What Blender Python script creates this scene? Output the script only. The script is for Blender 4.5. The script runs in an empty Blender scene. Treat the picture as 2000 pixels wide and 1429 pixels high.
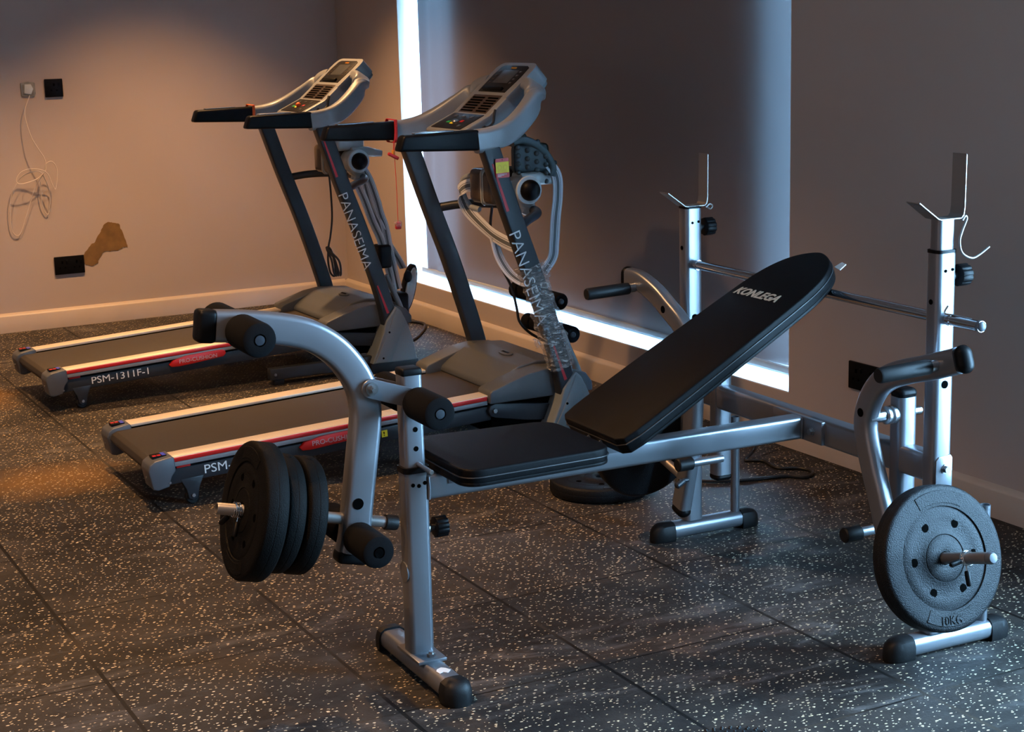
import bpy, bmesh, math, random
from mathutils import Vector, Matrix
random.seed(7)
R = math.radians
sc = bpy.context.scene
COL = sc.collection

# ------------------------------------------------------------------ camera
def make_camera():
    yaw, pitch, roll, h, F = R(27.816), R(11.816), R(1.572), 1.43, 3247.26
    f = Vector((math.sin(yaw)*math.cos(pitch), math.cos(yaw)*math.cos(pitch), -math.sin(pitch)))
    r = Vector((math.cos(yaw), -math.sin(yaw), 0)); d = f.cross(r)
    c, s = math.cos(roll), math.sin(roll)
    r2 = c*r + s*d; d2 = -s*r + c*d
    cam = bpy.data.cameras.new('camera'); o = bpy.data.objects.new('camera', cam); COL.objects.link(o)
    cam.sensor_width = 36.0; cam.lens = F/2000*36; cam.clip_start = .05; cam.clip_end = 60
    m = Matrix((r2, -d2, -f)).transposed().to_4x4(); m.translation = (0, 0, h)
    o.matrix_world = m; sc.camera = o
make_camera()

# ------------------------------------------------------------------ light, sky, exposure
sc.view_settings.view_transform = 'Standard'; sc.view_settings.look = 'None'
sc.view_settings.gamma = 1.0; sc.view_settings.use_curve_mapping = False
sc.view_settings.exposure = 0.0
w = bpy.data.worlds.new('sky'); sc.world = w; w.use_nodes = True
bg = w.node_tree.nodes['Background']; bg.inputs[0].default_value = (.34, .66, 1.0, 1); bg.inputs[1].default_value = 85.0

def warm_spot(x, y, z, power, size, blend=.35, col=(1, .53, .22), tilt=(0, 0), rad=.04):
    L = bpy.data.lights.new('downlight_or_fill', 'SPOT'); L.energy = power; L.color = col
    L.spot_size = R(size); L.spot_blend = blend; L.shadow_soft_size = rad
    o = bpy.data.objects.new('downlight_or_fill', L); COL.objects.link(o)
    o.location = (x, y, z); o.rotation_euler = (R(tilt[0]), R(tilt[1]), 0)
XW, YW, ZC = 3.34, 8.18, 2.75           # right wall, back wall, ceiling
warm_spot(2.30, 7.10, ZC-.03, 330, 86, .7)
warm_spot(1.00, 7.10, ZC-.03, 180, 86, .7)
warm_spot(1.20, 4.90, ZC-.03, 370, 105, 1.0)
warm_spot(.35, 2.70, ZC-.03, 250, 105, 1.0)
for y_ in (-.6, 2.0, 4.6): warm_spot(-1.95, y_, ZC-.03, 330, 100, .6)  # added fill spots washing the unseen left wall for warm bounce
def portal(x, y, z, sy, sz):
    L = bpy.data.lights.new('window_portal', 'AREA'); L.shape = 'RECTANGLE'; L.size = sz; L.size_y = sy
    L.cycles.is_portal = True
    o = bpy.data.objects.new('window_portal', L); COL.objects.link(o)
    o.location = (x, y, z); o.rotation_euler = (0, R(90), 0)
portal(XW+.215, 1.725, 1.065, 1.05, 1.77)
portal(XW+.215, 5.88, 1.34, 3.06, 2.34)

# ------------------------------------------------------------------ materials
M = {}
def nt(name):
    m = bpy.data.materials.new(name); m.use_nodes = True; M[name] = m
    t = m.node_tree; return m, t, t.nodes, t.links, t.nodes['Principled BSDF']
def mat(name, col, rough=.5, metal=0.0, spec=.5, noise=0.0, nscale=60, bump=0.0, bscale=300, coat=0.0):
    m, t, N, L, b = nt(name)
    b.inputs['Base Color'].default_value = (*col, 1); b.inputs['Roughness'].default_value = rough
    b.inputs['Metallic'].default_value = metal; b.inputs['Specular IOR Level'].default_value = spec
    b.inputs['Coat Weight'].default_value = coat
    tc = N.new('ShaderNodeTexCoord')
    if noise:
        n = N.new('ShaderNodeTexNoise'); n.inputs['Scale'].default_value = nscale; n.inputs['Detail'].default_value = 4
        L.new(tc.outputs['Object'], n.inputs['Vector'])
        r = N.new('ShaderNodeValToRGB')
        r.color_ramp.elements[0].position = .3; r.color_ramp.elements[1].position = .7
        r.color_ramp.elements[0].color = (*[c*(1-noise) for c in col], 1)
        r.color_ramp.elements[1].color = (*[min(1, c*(1+noise)) for c in col], 1)
        L.new(n.outputs['Fac'], r.inputs['Fac']); L.new(r.outputs['Color'], b.inputs['Base Color'])
    if bump:
        n = N.new('ShaderNodeTexNoise'); n.inputs['Scale'].default_value = bscale; n.inputs['Detail'].default_value = 3
        L.new(tc.outputs['Object'], n.inputs['Vector'])
        bp = N.new('ShaderNodeBump'); bp.inputs['Strength'].default_value = bump; bp.inputs['Distance'].default_value = .002
        L.new(n.outputs['Fac'], bp.inputs['Height']); L.new(bp.outputs['Normal'], b.inputs['Normal'])
    return m
mat('silver_paint', (.235, .245, .27), .33, .72)
mat('silver_plastic', (.25, .265, .285), .42, .25, noise=.05, nscale=700)
mat('cover_plastic', (.062, .070, .078), .5, .0, noise=.06, nscale=600, bump=.1, bscale=900)
mat('shroud_plastic', (.17, .20, .215), .45, .1, noise=.05, nscale=600)
mat('cap_plastic', (.085, .092, .105), .42, .1, noise=.05, nscale=600)
mat('charcoal_paint', (.020, .024, .030), .42, 0, .35)
mat('dark_metal', (.03, .035, .045), .4, .4)
mat('black_plastic', (.003, .003, .0035), .45, spec=.12)
mat('dark_panel', (.012, .011, .011), .38, spec=.2)
mat('screen_grey', (.055, .058, .06), .3, spec=.3)
mat('black_foam', (.004, .004, .0045), .95, spec=.1, bump=.4, bscale=900)
mat('black_rubber', (.0055, .0055, .006), .5, spec=.28, bump=.15, bscale=500)
mat('vinyl', (.003, .003, .0035), .46, spec=.085, bump=.25, bscale=700)
mat('vinyl_seam', (.02, .02, .022), .45)
mat('plate_vinyl', (.0045, .0052, .0065), .46, spec=.20, bump=.8, bscale=420)
mat('plate_rubber', (.0045, .0042, .004), .6, spec=.07, bump=.6, bscale=420)
mat('chrome', (.62, .62, .64), .12, 1.0)
mat('steel', (.45, .45, .46), .3, 1.0)
mat('peg_steel', (.30, .28, .27), .42, .8)
mat('belt_black', (.030, .023, .016), .6, bump=.3, bscale=900)
mat('red_plastic', (.52, .010, .008), .38)
mat('red_paint', (.45, .008, .012), .5)
mat('orange_cord', (.85, .13, .02), .5)
mat('red_cord', (.60, .012, .008), .5)
mat('yellow_label', (.85, .66, .02), .5)
mat('orange_print', (.75, .30, .02), .5)
mat('white_print', (.62, .68, .72), .55)
mat('bright_print', (.75, .75, .74), .55)
mat('pale_print', (.52, .38, .40), .55)
mat('silver_print', (.60, .54, .44), .45)
mat('blue_sticker', (.05, .07, .55), .4)
mat('green_print', (.02, .35, .08), .4)
mat('grey_shell', (.33, .36, .37), .28, .1, coat=.3)
mat('pale_shell', (.55, .60, .62), .3)
mat('brown_shell', (.05, .035, .025), .3, coat=.3)
mat('teal_pad', (.035, .055, .062), .5)
mat('white_cable', (.62, .55, .50), .5)
mat('black_cord', (.008, .008, .009), .5)
mat('box_plastic', (.22, .22, .205), .6, noise=.2, nscale=40)
mat('bare_plaster', (.19, .105, .032), .85, noise=.22, nscale=22)
mat('window_frame', (.68, .70, .72), .4)
mat('sill_white', (.80, .80, .80), .6)
mat('bottom_rail_grey', (.42, .46, .48), .5)
mat('wall_paint', (.46, .39, .355), .85, noise=.025, nscale=2.2, bump=.08, bscale=260)
mat('ceiling_paint', (.32, .29, .27), .9)
mat('dark_wall_paint', (.48, .39, .33), .9)
mat('baseboard_paint', (.47, .40, .34), .42, noise=.05, nscale=5)
mat('stop_dark', (.002, .002, .002), .9, spec=0.0)

def ridged(name, col, axis_v_scale):
    m, t, N, L, b = nt(name)
    b.inputs['Metallic'].default_value = .30; b.inputs['Roughness'].default_value = .42
    tc = N.new('ShaderNodeTexCoord'); wv = N.new('ShaderNodeTexWave'); wv.bands_direction = 'Y'
    wv.inputs['Scale'].default_value = axis_v_scale
    L.new(tc.outputs['Object'], wv.inputs['Vector'])
    r = N.new('ShaderNodeValToRGB'); r.color_ramp.elements[0].color = (*[c*.72 for c in col], 1); r.color_ramp.elements[1].color = (*col, 1)
    L.new(wv.outputs['Fac'], r.inputs['Fac']); L.new(r.outputs['Color'], b.inputs['Base Color'])
    bp = N.new('ShaderNodeBump'); bp.inputs['Strength'].default_value = .5; bp.inputs['Distance'].default_value = .002
    L.new(wv.outputs['Fac'], bp.inputs['Height']); L.new(bp.outputs['Normal'], b.inputs['Normal'])
ridged('ridged_rail', (.80, .71, .58), 45)

def make_strap():
    m, t, N, L, b = nt('striped_strap'); b.inputs['Roughness'].default_value = .8
    uv = N.new('ShaderNodeUVMap'); sx = N.new('ShaderNodeSeparateXYZ'); L.new(uv.outputs['UV'], sx.inputs[0])
    r = N.new('ShaderNodeValToRGB'); r.color_ramp.interpolation = 'CONSTANT'
    e = r.color_ramp.elements; W = (.60, .62, .66, 1); K = (.10, .11, .12, 1)
    e[0].position = 0; e[0].color = W; e[1].position = .2; e[1].color = K
    for p, c in ((.25, W), (.33, K), (.62, W), (.70, K), (.75, W)):
        x = e.new(p); x.color = c
    L.new(sx.outputs['X'], r.inputs['Fac']); L.new(r.outputs['Color'], b.inputs['Base Color'])
make_strap()

def make_floor():
    m, t, N, L, b = nt('rubber_tile')
    def mth(op, a, c=None, d=None):
        n = N.new('ShaderNodeMath'); n.operation = op
        for i, x in enumerate((a, c, d)):
            if x is None: continue
            if isinstance(x, (int, float)): n.inputs[i].default_value = x
            else: L.new(x, n.inputs[i])
        return n.outputs[0]
    def mix(f, a, c):
        n = N.new('ShaderNodeMix'); n.data_type = 'RGBA'
        if isinstance(f, (int, float)): n.inputs[0].default_value = f
        else: L.new(f, n.inputs[0])
        for i, x in ((6, a), (7, c)):
            if isinstance(x, tuple): n.inputs[i].default_value = (*x, 1)
            else: L.new(x, n.inputs[i])
        return n.outputs[2]
    def noise(scale, detail=4, vec=None, rough=.5, dist=0):
        n = N.new('ShaderNodeTexNoise'); n.inputs['Scale'].default_value = scale; n.inputs['Detail'].default_value = detail
        n.inputs['Roughness'].default_value = rough; n.inputs['Distortion'].default_value = dist
        L.new(vec if vec else tc.outputs['Object'], n.inputs['Vector']); return n.outputs['Fac']
    def ramp(f, lo, hi):
        n = N.new('ShaderNodeMapRange'); n.inputs['From Min'].default_value = lo; n.inputs['From Max'].default_value = hi
        L.new(f, n.inputs['Value']); return n.outputs[0]
    tc = N.new('ShaderNodeTexCoord'); sx = N.new('ShaderNodeSeparateXYZ'); L.new(tc.outputs['Object'], sx.inputs[0])
    base = mix(ramp(noise(3.2, 6, rough=.6, dist=.6), .35, .7), (.007, .007, .0075), (.040, .034, .029))
    # chalky scuffs and dust
    mp = N.new('ShaderNodeMapping'); mp.inputs['Rotation'].default_value = (0, 0, R(35)); mp.inputs['Scale'].default_value = (2.0, 7.0, 1)
    L.new(tc.outputs['Object'], mp.inputs[0])
    sc1 = ramp(noise(1.6, 8, mp.outputs[0], .70, .8), .50, .74)
    sc2 = ramp(noise(1.5, 3), .44, .62)
    base = mix(mth('MULTIPLY', mth('MULTIPLY', sc1, sc2), 1.0), base, (.15, .14, .135))
    base = mix(mth('MULTIPLY', ramp(noise(2.1, 5, rough=.6, dist=1.2), .52, .66), .8), base, (.006, .006, .0065))
    # soft-edged ochre patches on the tiles behind the treadmills
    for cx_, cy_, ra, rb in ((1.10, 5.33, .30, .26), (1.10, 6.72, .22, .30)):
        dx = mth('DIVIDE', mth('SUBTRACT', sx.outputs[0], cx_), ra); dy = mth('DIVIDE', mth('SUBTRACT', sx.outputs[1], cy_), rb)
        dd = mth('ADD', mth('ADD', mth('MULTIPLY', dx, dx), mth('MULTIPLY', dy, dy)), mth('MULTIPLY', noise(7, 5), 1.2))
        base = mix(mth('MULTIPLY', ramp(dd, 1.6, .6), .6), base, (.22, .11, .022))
    # tile index
    fx = mth('DIVIDE', mth('SUBTRACT', sx.outputs[0], .816), .497); fy = mth('DIVIDE', mth('SUBTRACT', sx.outputs[1], .515), .503)
    cx = mth('FRACT', fx); cy = mth('FRACT', fy)
    wn = N.new('ShaderNodeTexWhiteNoise'); wn.noise_dimensions = '2D'; cmb = N.new('ShaderNodeCombineXYZ')
    L.new(mth('FLOOR', fx), cmb.inputs[0]); L.new(mth('FLOOR', fy), cmb.inputs[1]); L.new(cmb.outputs[0], wn.inputs['Vector'])
    base = mix(mth('MULTIPLY', wn.outputs['Value'], .22), base, (.062, .052, .044))
    # flecks of cream crumb rubber, two sizes
    flk = None
    for scl, thr, dens, rot in ((50, .13, .66, 20), (85, .14, .85, -35), (44, .10, .80, 60)):
        mp = N.new('ShaderNodeMapping'); mp.inputs['Rotation'].default_value = (0, 0, R(rot)); mp.inputs['Scale'].default_value = (1, 1.7, 1)
        L.new(tc.outputs['Object'], mp.inputs[0])
        v = N.new('ShaderNodeTexVoronoi'); v.voronoi_dimensions = '2D'; v.inputs['Scale'].default_value = scl; L.new(mp.outputs[0], v.inputs['Vector'])
        s2 = N.new('ShaderNodeSeparateColor'); L.new(v.outputs['Color'], s2.inputs[0])
        big = mth('MULTIPLY', s2.outputs[1], thr)
        inside = mth('LESS_THAN', v.outputs['Distance'], mth('ADD', big, .07))
        f = mth('MULTIPLY', inside, mth('GREATER_THAN', s2.outputs[0], dens))
        flk = f if flk is None else mth('MAXIMUM', flk, f)
    # dust hides some flecks
    flk = mth('MULTIPLY', flk, mth('SUBTRACT', 1.0, mth('MULTIPLY', sc1, .5)))
    fc = mix(noise(40, 1), (.62, .46, .22), (.66, .58, .46))
    base = mix(flk, base, fc)
    # seams
    ex = mth('MINIMUM', cx, mth('SUBTRACT', 1.0, cx)); ey = mth('MINIMUM', cy, mth('SUBTRACT', 1.0, cy))
    seamx = mth('LESS_THAN', ex, .010); seamy = mth('LESS_THAN', ey, .0065)
    seam = mth('MAXIMUM', seamx, seamy)
    dust = ramp(noise(2.3, 3), .50, .70)
    base = mix(seam, base, mix(dust, (.004, .0035, .003), (.055, .042, .03)))
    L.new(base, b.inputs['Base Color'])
    rg = N.new('ShaderNodeMapRange'); rg.inputs['To Min'].default_value = .42; rg.inputs['To Max'].default_value = .75
    L.new(noise(5, 5), rg.inputs['Value']); L.new(rg.outputs[0], b.inputs['Roughness'])
    b.inputs['Specular IOR Level'].default_value = .24
    bp = N.new('ShaderNodeBump'); bp.inputs['Strength'].default_value = .35; bp.inputs['Distance'].default_value = .002
    L.new(mth('SUBTRACT', noise(160, 3), mth('MULTIPLY', seam, 2.0)), bp.inputs['Height']); L.new(bp.outputs['Normal'], b.inputs['Normal'])
make_floor()

def make_blind():
    m, t, N, L, b = nt('blackout_fabric')
    b.inputs['Base Color'].default_value = (.22, .19, .19, 1); b.inputs['Roughness'].default_value = .85
    tc = N.new('ShaderNodeTexCoord'); n = N.new('ShaderNodeTexNoise'); n.inputs['Scale'].default_value = 420
    L.new(tc.outputs['Object'], n.inputs['Vector'])
    bp = N.new('ShaderNodeBump'); bp.inputs['Strength'].default_value = .2; bp.inputs['Distance'].default_value = .001
    L.new(n.outputs['Fac'], bp.inputs['Height']); L.new(bp.outputs['Normal'], b.inputs['Normal'])
    tl = N.new('ShaderNodeBsdfTranslucent'); tl.inputs['Color'].default_value = (.80, .86, .95, 1)
    mx = N.new('ShaderNodeMixShader'); mx.inputs[0].default_value = .0052
    L.new(b.outputs[0], mx.inputs[1]); L.new(tl.outputs[0], mx.inputs[2]); L.new(mx.outputs[0], N['Material Output'].inputs['Surface'])
make_blind()
mat('light_blocker', (.05, .05, .05), .9)

def make_wrap():
    m, t, N, L, b = nt('clear_wrap')
    tr = N.new('ShaderNodeBsdfTransparent'); gl = N.new('ShaderNodeBsdfGlossy'); gl.inputs['Roughness'].default_value = .12
    df = N.new('ShaderNodeBsdfDiffuse'); df.inputs['Color'].default_value = (.75, .74, .72, 1)
    tc = N.new('ShaderNodeTexCoord'); mp = N.new('ShaderNodeMapping'); mp.inputs['Scale'].default_value = (30, 30, 75); mp.inputs['Rotation'].default_value = (0, R(25), 0)
    L.new(tc.outputs['Object'], mp.inputs[0])
    n = N.new('ShaderNodeTexNoise'); n.inputs['Scale'].default_value = 1; n.inputs['Detail'].default_value = 5; n.inputs['Distortion'].default_value = 1.5
    L.new(mp.outputs[0], n.inputs['Vector'])
    bp = N.new('ShaderNodeBump'); bp.inputs['Strength'].default_value = 1; bp.inputs['Distance'].default_value = .012
    L.new(n.outputs['Fac'], bp.inputs['Height']); L.new(bp.outputs['Normal'], gl.inputs['Normal'])
    r = N.new('ShaderNodeMapRange'); r.inputs['From Min'].default_value = .47; r.inputs['From Max'].default_value = .72; r.inputs['To Max'].default_value = .75
    L.new(n.outputs['Fac'], r.inputs['Value'])
    m1 = N.new('ShaderNodeMixShader'); L.new(r.outputs[0], m1.inputs[0]); L.new(tr.outputs[0], m1.inputs[1]); L.new(df.outputs[0], m1.inputs[2])
    m2 = N.new('ShaderNodeMixShader'); m2.inputs[0].default_value = .26; L.new(m1.outputs[0], m2.inputs[1]); L.new(gl.outputs[0], m2.inputs[2])
    L.new(m2.outputs[0], N['Material Output'].inputs['Surface'])
make_wrap()
def make_glass():
    m, t, N, L, b = nt('window_glass')
    tr = N.new('ShaderNodeBsdfTransparent'); gl = N.new('ShaderNodeBsdfGlossy'); gl.inputs['Roughness'].default_value = .02
    mx = N.new('ShaderNodeMixShader'); mx.inputs[0].default_value = .06
    L.new(tr.outputs[0], mx.inputs[1]); L.new(gl.outputs[0], mx.inputs[2]); L.new(mx.outputs[0], N['Material Output'].inputs['Surface'])
make_glass()

# ------------------------------------------------------------------ mesh helpers
def tag(o, label=None, cat=None, group=None, kind=None):
    for k, v in (('label', label), ('category', cat), ('group', group), ('kind', kind)):
        if v: o[k] = v
    return o
def empty(name, loc, rz=0, label=None, cat=None, group=None):
    o = bpy.data.objects.new(name, None); COL.objects.link(o); o.empty_display_size = .1
    o.location = loc; o.rotation_euler = (0, 0, rz); return tag(o, label, cat, group)

class G:
    """collects shapes into one bmesh, then links them as one object"""
    def __init__(s): s.bm = bmesh.new(); s.mi = 0
    def _add(s, tmp):
        for f in tmp.faces: f.material_index = s.mi
        me = bpy.data.meshes.new('t'); tmp.to_mesh(me); tmp.free(); s.bm.from_mesh(me); bpy.data.meshes.remove(me); return s
    def mat(s, i): s.mi = i; return s
    def box(s, x0, x1, y0, y1, z0, z1, bev=0, seg=2, mtx=None):
        t = bmesh.new(); bmesh.ops.create_cube(t, size=1)
        for v in t.verts: v.co = Vector(((x0+x1)/2+v.co.x*(x1-x0), (y0+y1)/2+v.co.y*(y1-y0), (z0+z1)/2+v.co.z*(z1-z0)))
        if bev: bmesh.ops.bevel(t, geom=t.edges[:], offset=bev, segments=seg, profile=.5, affect='EDGES')
        if mtx: bmesh.ops.transform(t, matrix=mtx, verts=t.verts[:])
        return s._add(t)
    def prism(s, poly, a0, a1, axis='y', bev=0, seg=2, mtx=None):
        """poly in the two other axes (in xyz order), extruded along axis"""
        t = bmesh.new(); ring = []
        for a in (a0, a1):
            vs = []
            for p, q in poly:
                co = {'x': (a, p, q), 'y': (p, a, q), 'z': (p, q, a)}[axis]
                vs.append(t.verts.new(co))
            ring.append(vs)
        n = len(poly)
        t.faces.new(ring[0]); t.faces.new(list(reversed(ring[1])))
        for i in range(n):
            j = (i+1) % n; t.faces.new((ring[0][j], ring[0][i], ring[1][i], ring[1][j]))
        bmesh.ops.recalc_face_normals(t, faces=t.faces[:])
        if bev: bmesh.ops.bevel(t, geom=t.edges[:], offset=bev, segments=seg, profile=.5, affect='EDGES', clamp_overlap=True)
        if mtx: bmesh.ops.transform(t, matrix=mtx, verts=t.verts[:])
        return s._add(t)
    def sweep(s, path, section, side=None, caps=True, scale=None, uv=False):
        """section = list of (a along side, b along up); side = fixed side vector for flat paths"""
        t = bmesh.new(); P = [Vector(p) for p in path]; n = len(P); rings = []; prev = None
        ul = t.loops.layers.uv.new('UVMap') if uv else None
        for i, p in enumerate(P):
            tg = (P[min(i+1, n-1)]-P[max(i-1, 0)]).normalized()
            if side is not None:
                S = Vector(side[i] if isinstance(side, list) else side); S = (S-tg*S.dot(tg)).normalized()
            else:
                if prev is None:
                    S = tg.cross(Vector((0, 0, 1)));
                    if S.length < .1: S = tg.cross(Vector((1, 0, 0)))
                    S.normalize()
                else: S = (prev-tg*prev.dot(tg)).normalized()
            prev = S; U = S.cross(tg).normalized(); k = scale[i] if scale else 1
            rings.append([t.verts.new(p+S*a*k+U*b*k) for a, b in section])
        m = len(section)
        for i in range(n-1):
            for j in range(m):
                jj = (j+1) % m; f = t.faces.new((rings[i][j], rings[i][jj], rings[i+1][jj], rings[i+1][j]))
                if uv:
                    amin = min(a for a, _ in section); amax = max(a for a, _ in section)
                    us = [(section[q][0]-amin)/(amax-amin) for q in (j, jj, jj, j)]
                    for lp, u in zip(f.loops, us): lp[ul].uv = (u, i/n)
        if caps: t.faces.new(list(reversed(rings[0]))); t.faces.new(rings[-1])
        bmesh.ops.recalc_face_normals(t, faces=t.faces[:])
        return s._add(t)
    def tube(s, path, r, seg=14, caps=True, smooth=0):
        if smooth: path = spline(path, smooth)
        return s.sweep(path, [(r*math.cos(2*math.pi*i/seg), r*math.sin(2*math.pi*i/seg)) for i in range(seg)], caps=caps)
    def lathe(s, prof, origin, axis, seg=32):
        """prof = [(radius, distance along axis)]"""
        t = bmesh.new(); A = Vector(axis).normalized(); X = A.orthogonal().normalized(); Y = A.cross(X); O = Vector(origin); rings = []
        for r, z in prof:
            if r < 1e-6: rings.append([t.verts.new(O+A*z)])
            else: rings.append([t.verts.new(O+A*z+(X*math.cos(2*math.pi*i/seg)+Y*math.sin(2*math.pi*i/seg))*r) for i in range(seg)])
        for a, b in zip(rings, rings[1:]):
            for i in range(seg):
                j = (i+1) % seg
                if len(a) == 1 and len(b) == 1: continue
                if len(a) == 1: t.faces.new((a[0], b[j], b[i]))
                elif len(b) == 1: t.faces.new((a[i], a[j], b[0]))
                else: t.faces.new((a[i], a[j], b[j], b[i]))
        if len(rings[0]) > 1 and len(rings[-1]) > 1:            # a ring or bushing: close it on itself, leave the bore open
            if prof[0] == prof[-1]: bmesh.ops.remove_doubles(t, verts=rings[0]+rings[-1], dist=1e-6)
            else:
                for i in range(seg):
                    j = (i+1) % seg; t.faces.new((rings[-1][i], rings[-1][j], rings[0][j], rings[0][i]))
        else:
          for q in (rings[0], rings[-1]):
            if len(q) > 1:
                try: t.faces.new(q)
                except ValueError: pass
        bmesh.ops.recalc_face_normals(t, faces=t.faces[:])
        return s._add(t)
    def cyl(s, p0, p1, r, seg=24, bev=0):
        d = (Vector(p1)-Vector(p0)); l = d.length
        pr = [(0, 0), (r-bev, 0)] + ([(r, bev)] if bev else []) + ([(r, l-bev)] if bev else []) + [(r-bev, l), (0, l)] if bev else [(0, 0), (r, 0), (r, l), (0, l)]
        return s.lathe(pr, p0, d, seg)
    def ball(s, c, r, sx=1, sy=1, sz=1, seg=16):
        t = bmesh.new(); bmesh.ops.create_uvsphere(t, u_segments=seg, v_segments=seg//2+2, radius=r)
        for v in t.verts: v.co = Vector((v.co.x*sx+c[0], v.co.y*sy+c[1], v.co.z*sz+c[2]))
        return s._add(t)
    def obj(s, name, mats, parent=None, label=None, ang=38, kind=None):
        for f in s.bm.faces: f.smooth = True
        s.bm.normal_update()
        for e in s.bm.edges:
            if len(e.link_faces) == 2: e.smooth = e.calc_face_angle(0) < R(ang)
        me = bpy.data.meshes.new(name); s.bm.to_mesh(me); s.bm.free()
        for m in (mats if isinstance(mats, (list, tuple)) else [mats]): me.materials.append(M[m])
        o = bpy.data.objects.new(name, me); COL.objects.link(o)
        if parent: o.parent = parent
        return tag(o, label, kind=kind)

def pieces(name, mats, parent, fns):
    return [(lambda g: (f(g), g.obj(name, mats, parent))[1])(G()) for f in fns]
def rrect(w, h, r, seg=4):
    pts = []
    for cx, cy, a0 in ((w/2-r, h/2-r, 0), (-w/2+r, h/2-r, 90), (-w/2+r, -h/2+r, 180), (w/2-r, -h/2+r, 270)):
        for i in range(seg+1):
            a = R(a0+90*i/seg); pts.append((cx+r*math.cos(a), cy+r*math.sin(a)))
    return pts
def rounded(pts, rads, n=6):
    out = []; N_ = len(pts)
    for i in range(N_):
        p = Vector(pts[i]); a = Vector(pts[i-1]); b = Vector(pts[(i+1) % N_]); r = rads[i]
        e1 = (a-p).normalized(); e2 = (b-p).normalized(); p1 = p+e1*r; p2 = p+e2*r
        for k in range(n+1):
            t_ = k/n; q = p1*(1-t_)**2+p*2*t_*(1-t_)+p2*t_**2; out.append((q.x, q.y))
    return out
def spline(pts, n=6):
    P = [Vector(p) for p in pts]; out = []
    for i in range(len(P)-1):
        p0 = P[i-1] if i else P[0]*2-P[1]; p1, p2 = P[i], P[i+1]; p3 = P[i+2] if i+2 < len(P) else P[-1]*2-P[-2]
        for k in range(n):
            t = k/n
            out.append(.5*((2*p1)+(p2-p0)*t+(2*p0-5*p1+4*p2-p3)*t*t+(3*p1-p0-3*p2+p3)*t**3))
    out.append(P[-1]); return out
def text(name, string, xlen, height, origin, xd, yd, m, parent, depth=.0006, bold=0.0, shear=0.0):
    """raised lettering; origin = start of the baseline, stretched to xlen x height (cap height)"""
    cu = bpy.data.curves.new(name, 'FONT'); cu.body = string; cu.size = 1; cu.offset = bold; cu.shear = shear; cu.resolution_u = 4
    tmp = bpy.data.objects.new(name, cu); COL.objects.link(tmp)
    dg = bpy.context.evaluated_depsgraph_get(); dg.update()
    me = bpy.data.meshes.new_from_object(tmp.evaluated_get(dg)); bpy.data.objects.remove(tmp); bpy.data.curves.remove(cu)
    xs = [v.co.x for v in me.vertices]; ys = [v.co.y for v in me.vertices]
    x0, x1, y0, y1 = min(xs), max(xs), min(ys), max(ys)
    X = Vector(xd).normalized(); Y = Vector(yd).normalized(); Z = X.cross(Y); O = Vector(origin)
    bm = bmesh.new(); bm.from_mesh(me); bpy.data.meshes.remove(me)
    fl = bm.faces[:]
    ex = bmesh.ops.extrude_face_region(bm, geom=fl); up = {v for v in ex['geom'] if isinstance(v, bmesh.types.BMVert)}
    for v in bm.verts:
        a = (v.co.x-x0)/(x1-x0)*xlen; b = (v.co.y-y0)/(y1-y0)*height
        v.co = O+X*a+Y*b+Z*(depth if v in up else -depth*.3)
    g = G(); g.bm.free(); g.bm = bm
    return g.obj(name, m, parent)

# ------------------------------------------------------------------ the room
X0, Y0 = -2.6, -2.4
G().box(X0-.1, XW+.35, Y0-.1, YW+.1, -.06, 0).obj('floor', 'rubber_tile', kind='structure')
G().box(X0-.1, XW+.35, Y0-.1, YW+.1, ZC, ZC+.08).obj('ceiling', 'ceiling_paint', kind='structure')
G().box(X0-.1, XW+.02, YW, YW+.1, 0, ZC).obj('wall_back', 'wall_paint', kind='structure')
G().box(X0-.1, X0, Y0, YW, 0, ZC).obj('wall_left', 'dark_wall_paint', kind='structure')
G().box(X0-.1, XW+.1, Y0-.1, Y0, 0, ZC).obj('wall_front', 'dark_wall_paint', kind='structure')
# right wall with two openings: the blind-covered one in view, another nearer the camera
W1 = (4.355, 7.41, .18, 2.5); W2 = (1.2, 2.25, .18, 1.95); TH = .26
g = G()
for y0, y1, z0, z1 in ((Y0-.1, W2[0], 0, ZC), (W2[0], W2[1], 0, W2[2]), (W2[0], W2[1], W2[3], ZC), (W2[1], W1[0], 0, ZC),
                       (W1[0], W1[1], 0, W1[2]), (W1[0], W1[1], W1[3], ZC), (W1[1], YW+.1, 0, ZC)):
    g.box(XW, XW+TH, y0, y1, z0, z1)
g.obj('wall_right', 'wall_paint', kind='structure')
# white painted reveals (sill, jambs, head) of the openings
for k, (y0, y1, z0, z1) in enumerate((W1, W2)):
    g = G(); e = .004
    g.box(XW+.001, XW+TH-.04, y0, y1, z0, z0+e); g.box(XW+.001, XW+TH-.04, y0, y1, z1-e, z1)
    g.box(XW+.001, XW+TH-.04, y0, y0+e, z0, z1); g.box(XW+.001, XW+TH-.04, y1-e, y1, z0, z1)
    g.obj('trim_%d' % (k+1), 'sill_white', kind='structure')
    wf = G(); fr = .05; xa, xb = XW+.16, XW+.20
    wf.box(xa, xb, y0+e, y1-e, z0+e, z0+e+fr, .004); wf.box(xa, xb, y0+e, y1-e, z1-e-fr, z1-e, .004)
    for yy in (y0+e, y1-e-fr, (y0+y1-fr)/2): wf.box(xa, xb, yy, yy+fr, z0+e+fr, z1-e-fr, .004)
    w_ = wf.obj('window_%d' % (k+1), 'window_frame', kind='structure')
    for q in range(2):
        ya = y0+e+fr if q == 0 else (y0+y1+fr)/2; yb = (y0+y1-fr)/2 if q == 0 else y1-e-fr
        G().box(XW+.176, XW+.182, ya, yb, z0+e+fr, z1-e-fr).obj('glass_pane', 'window_glass', w_)
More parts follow.
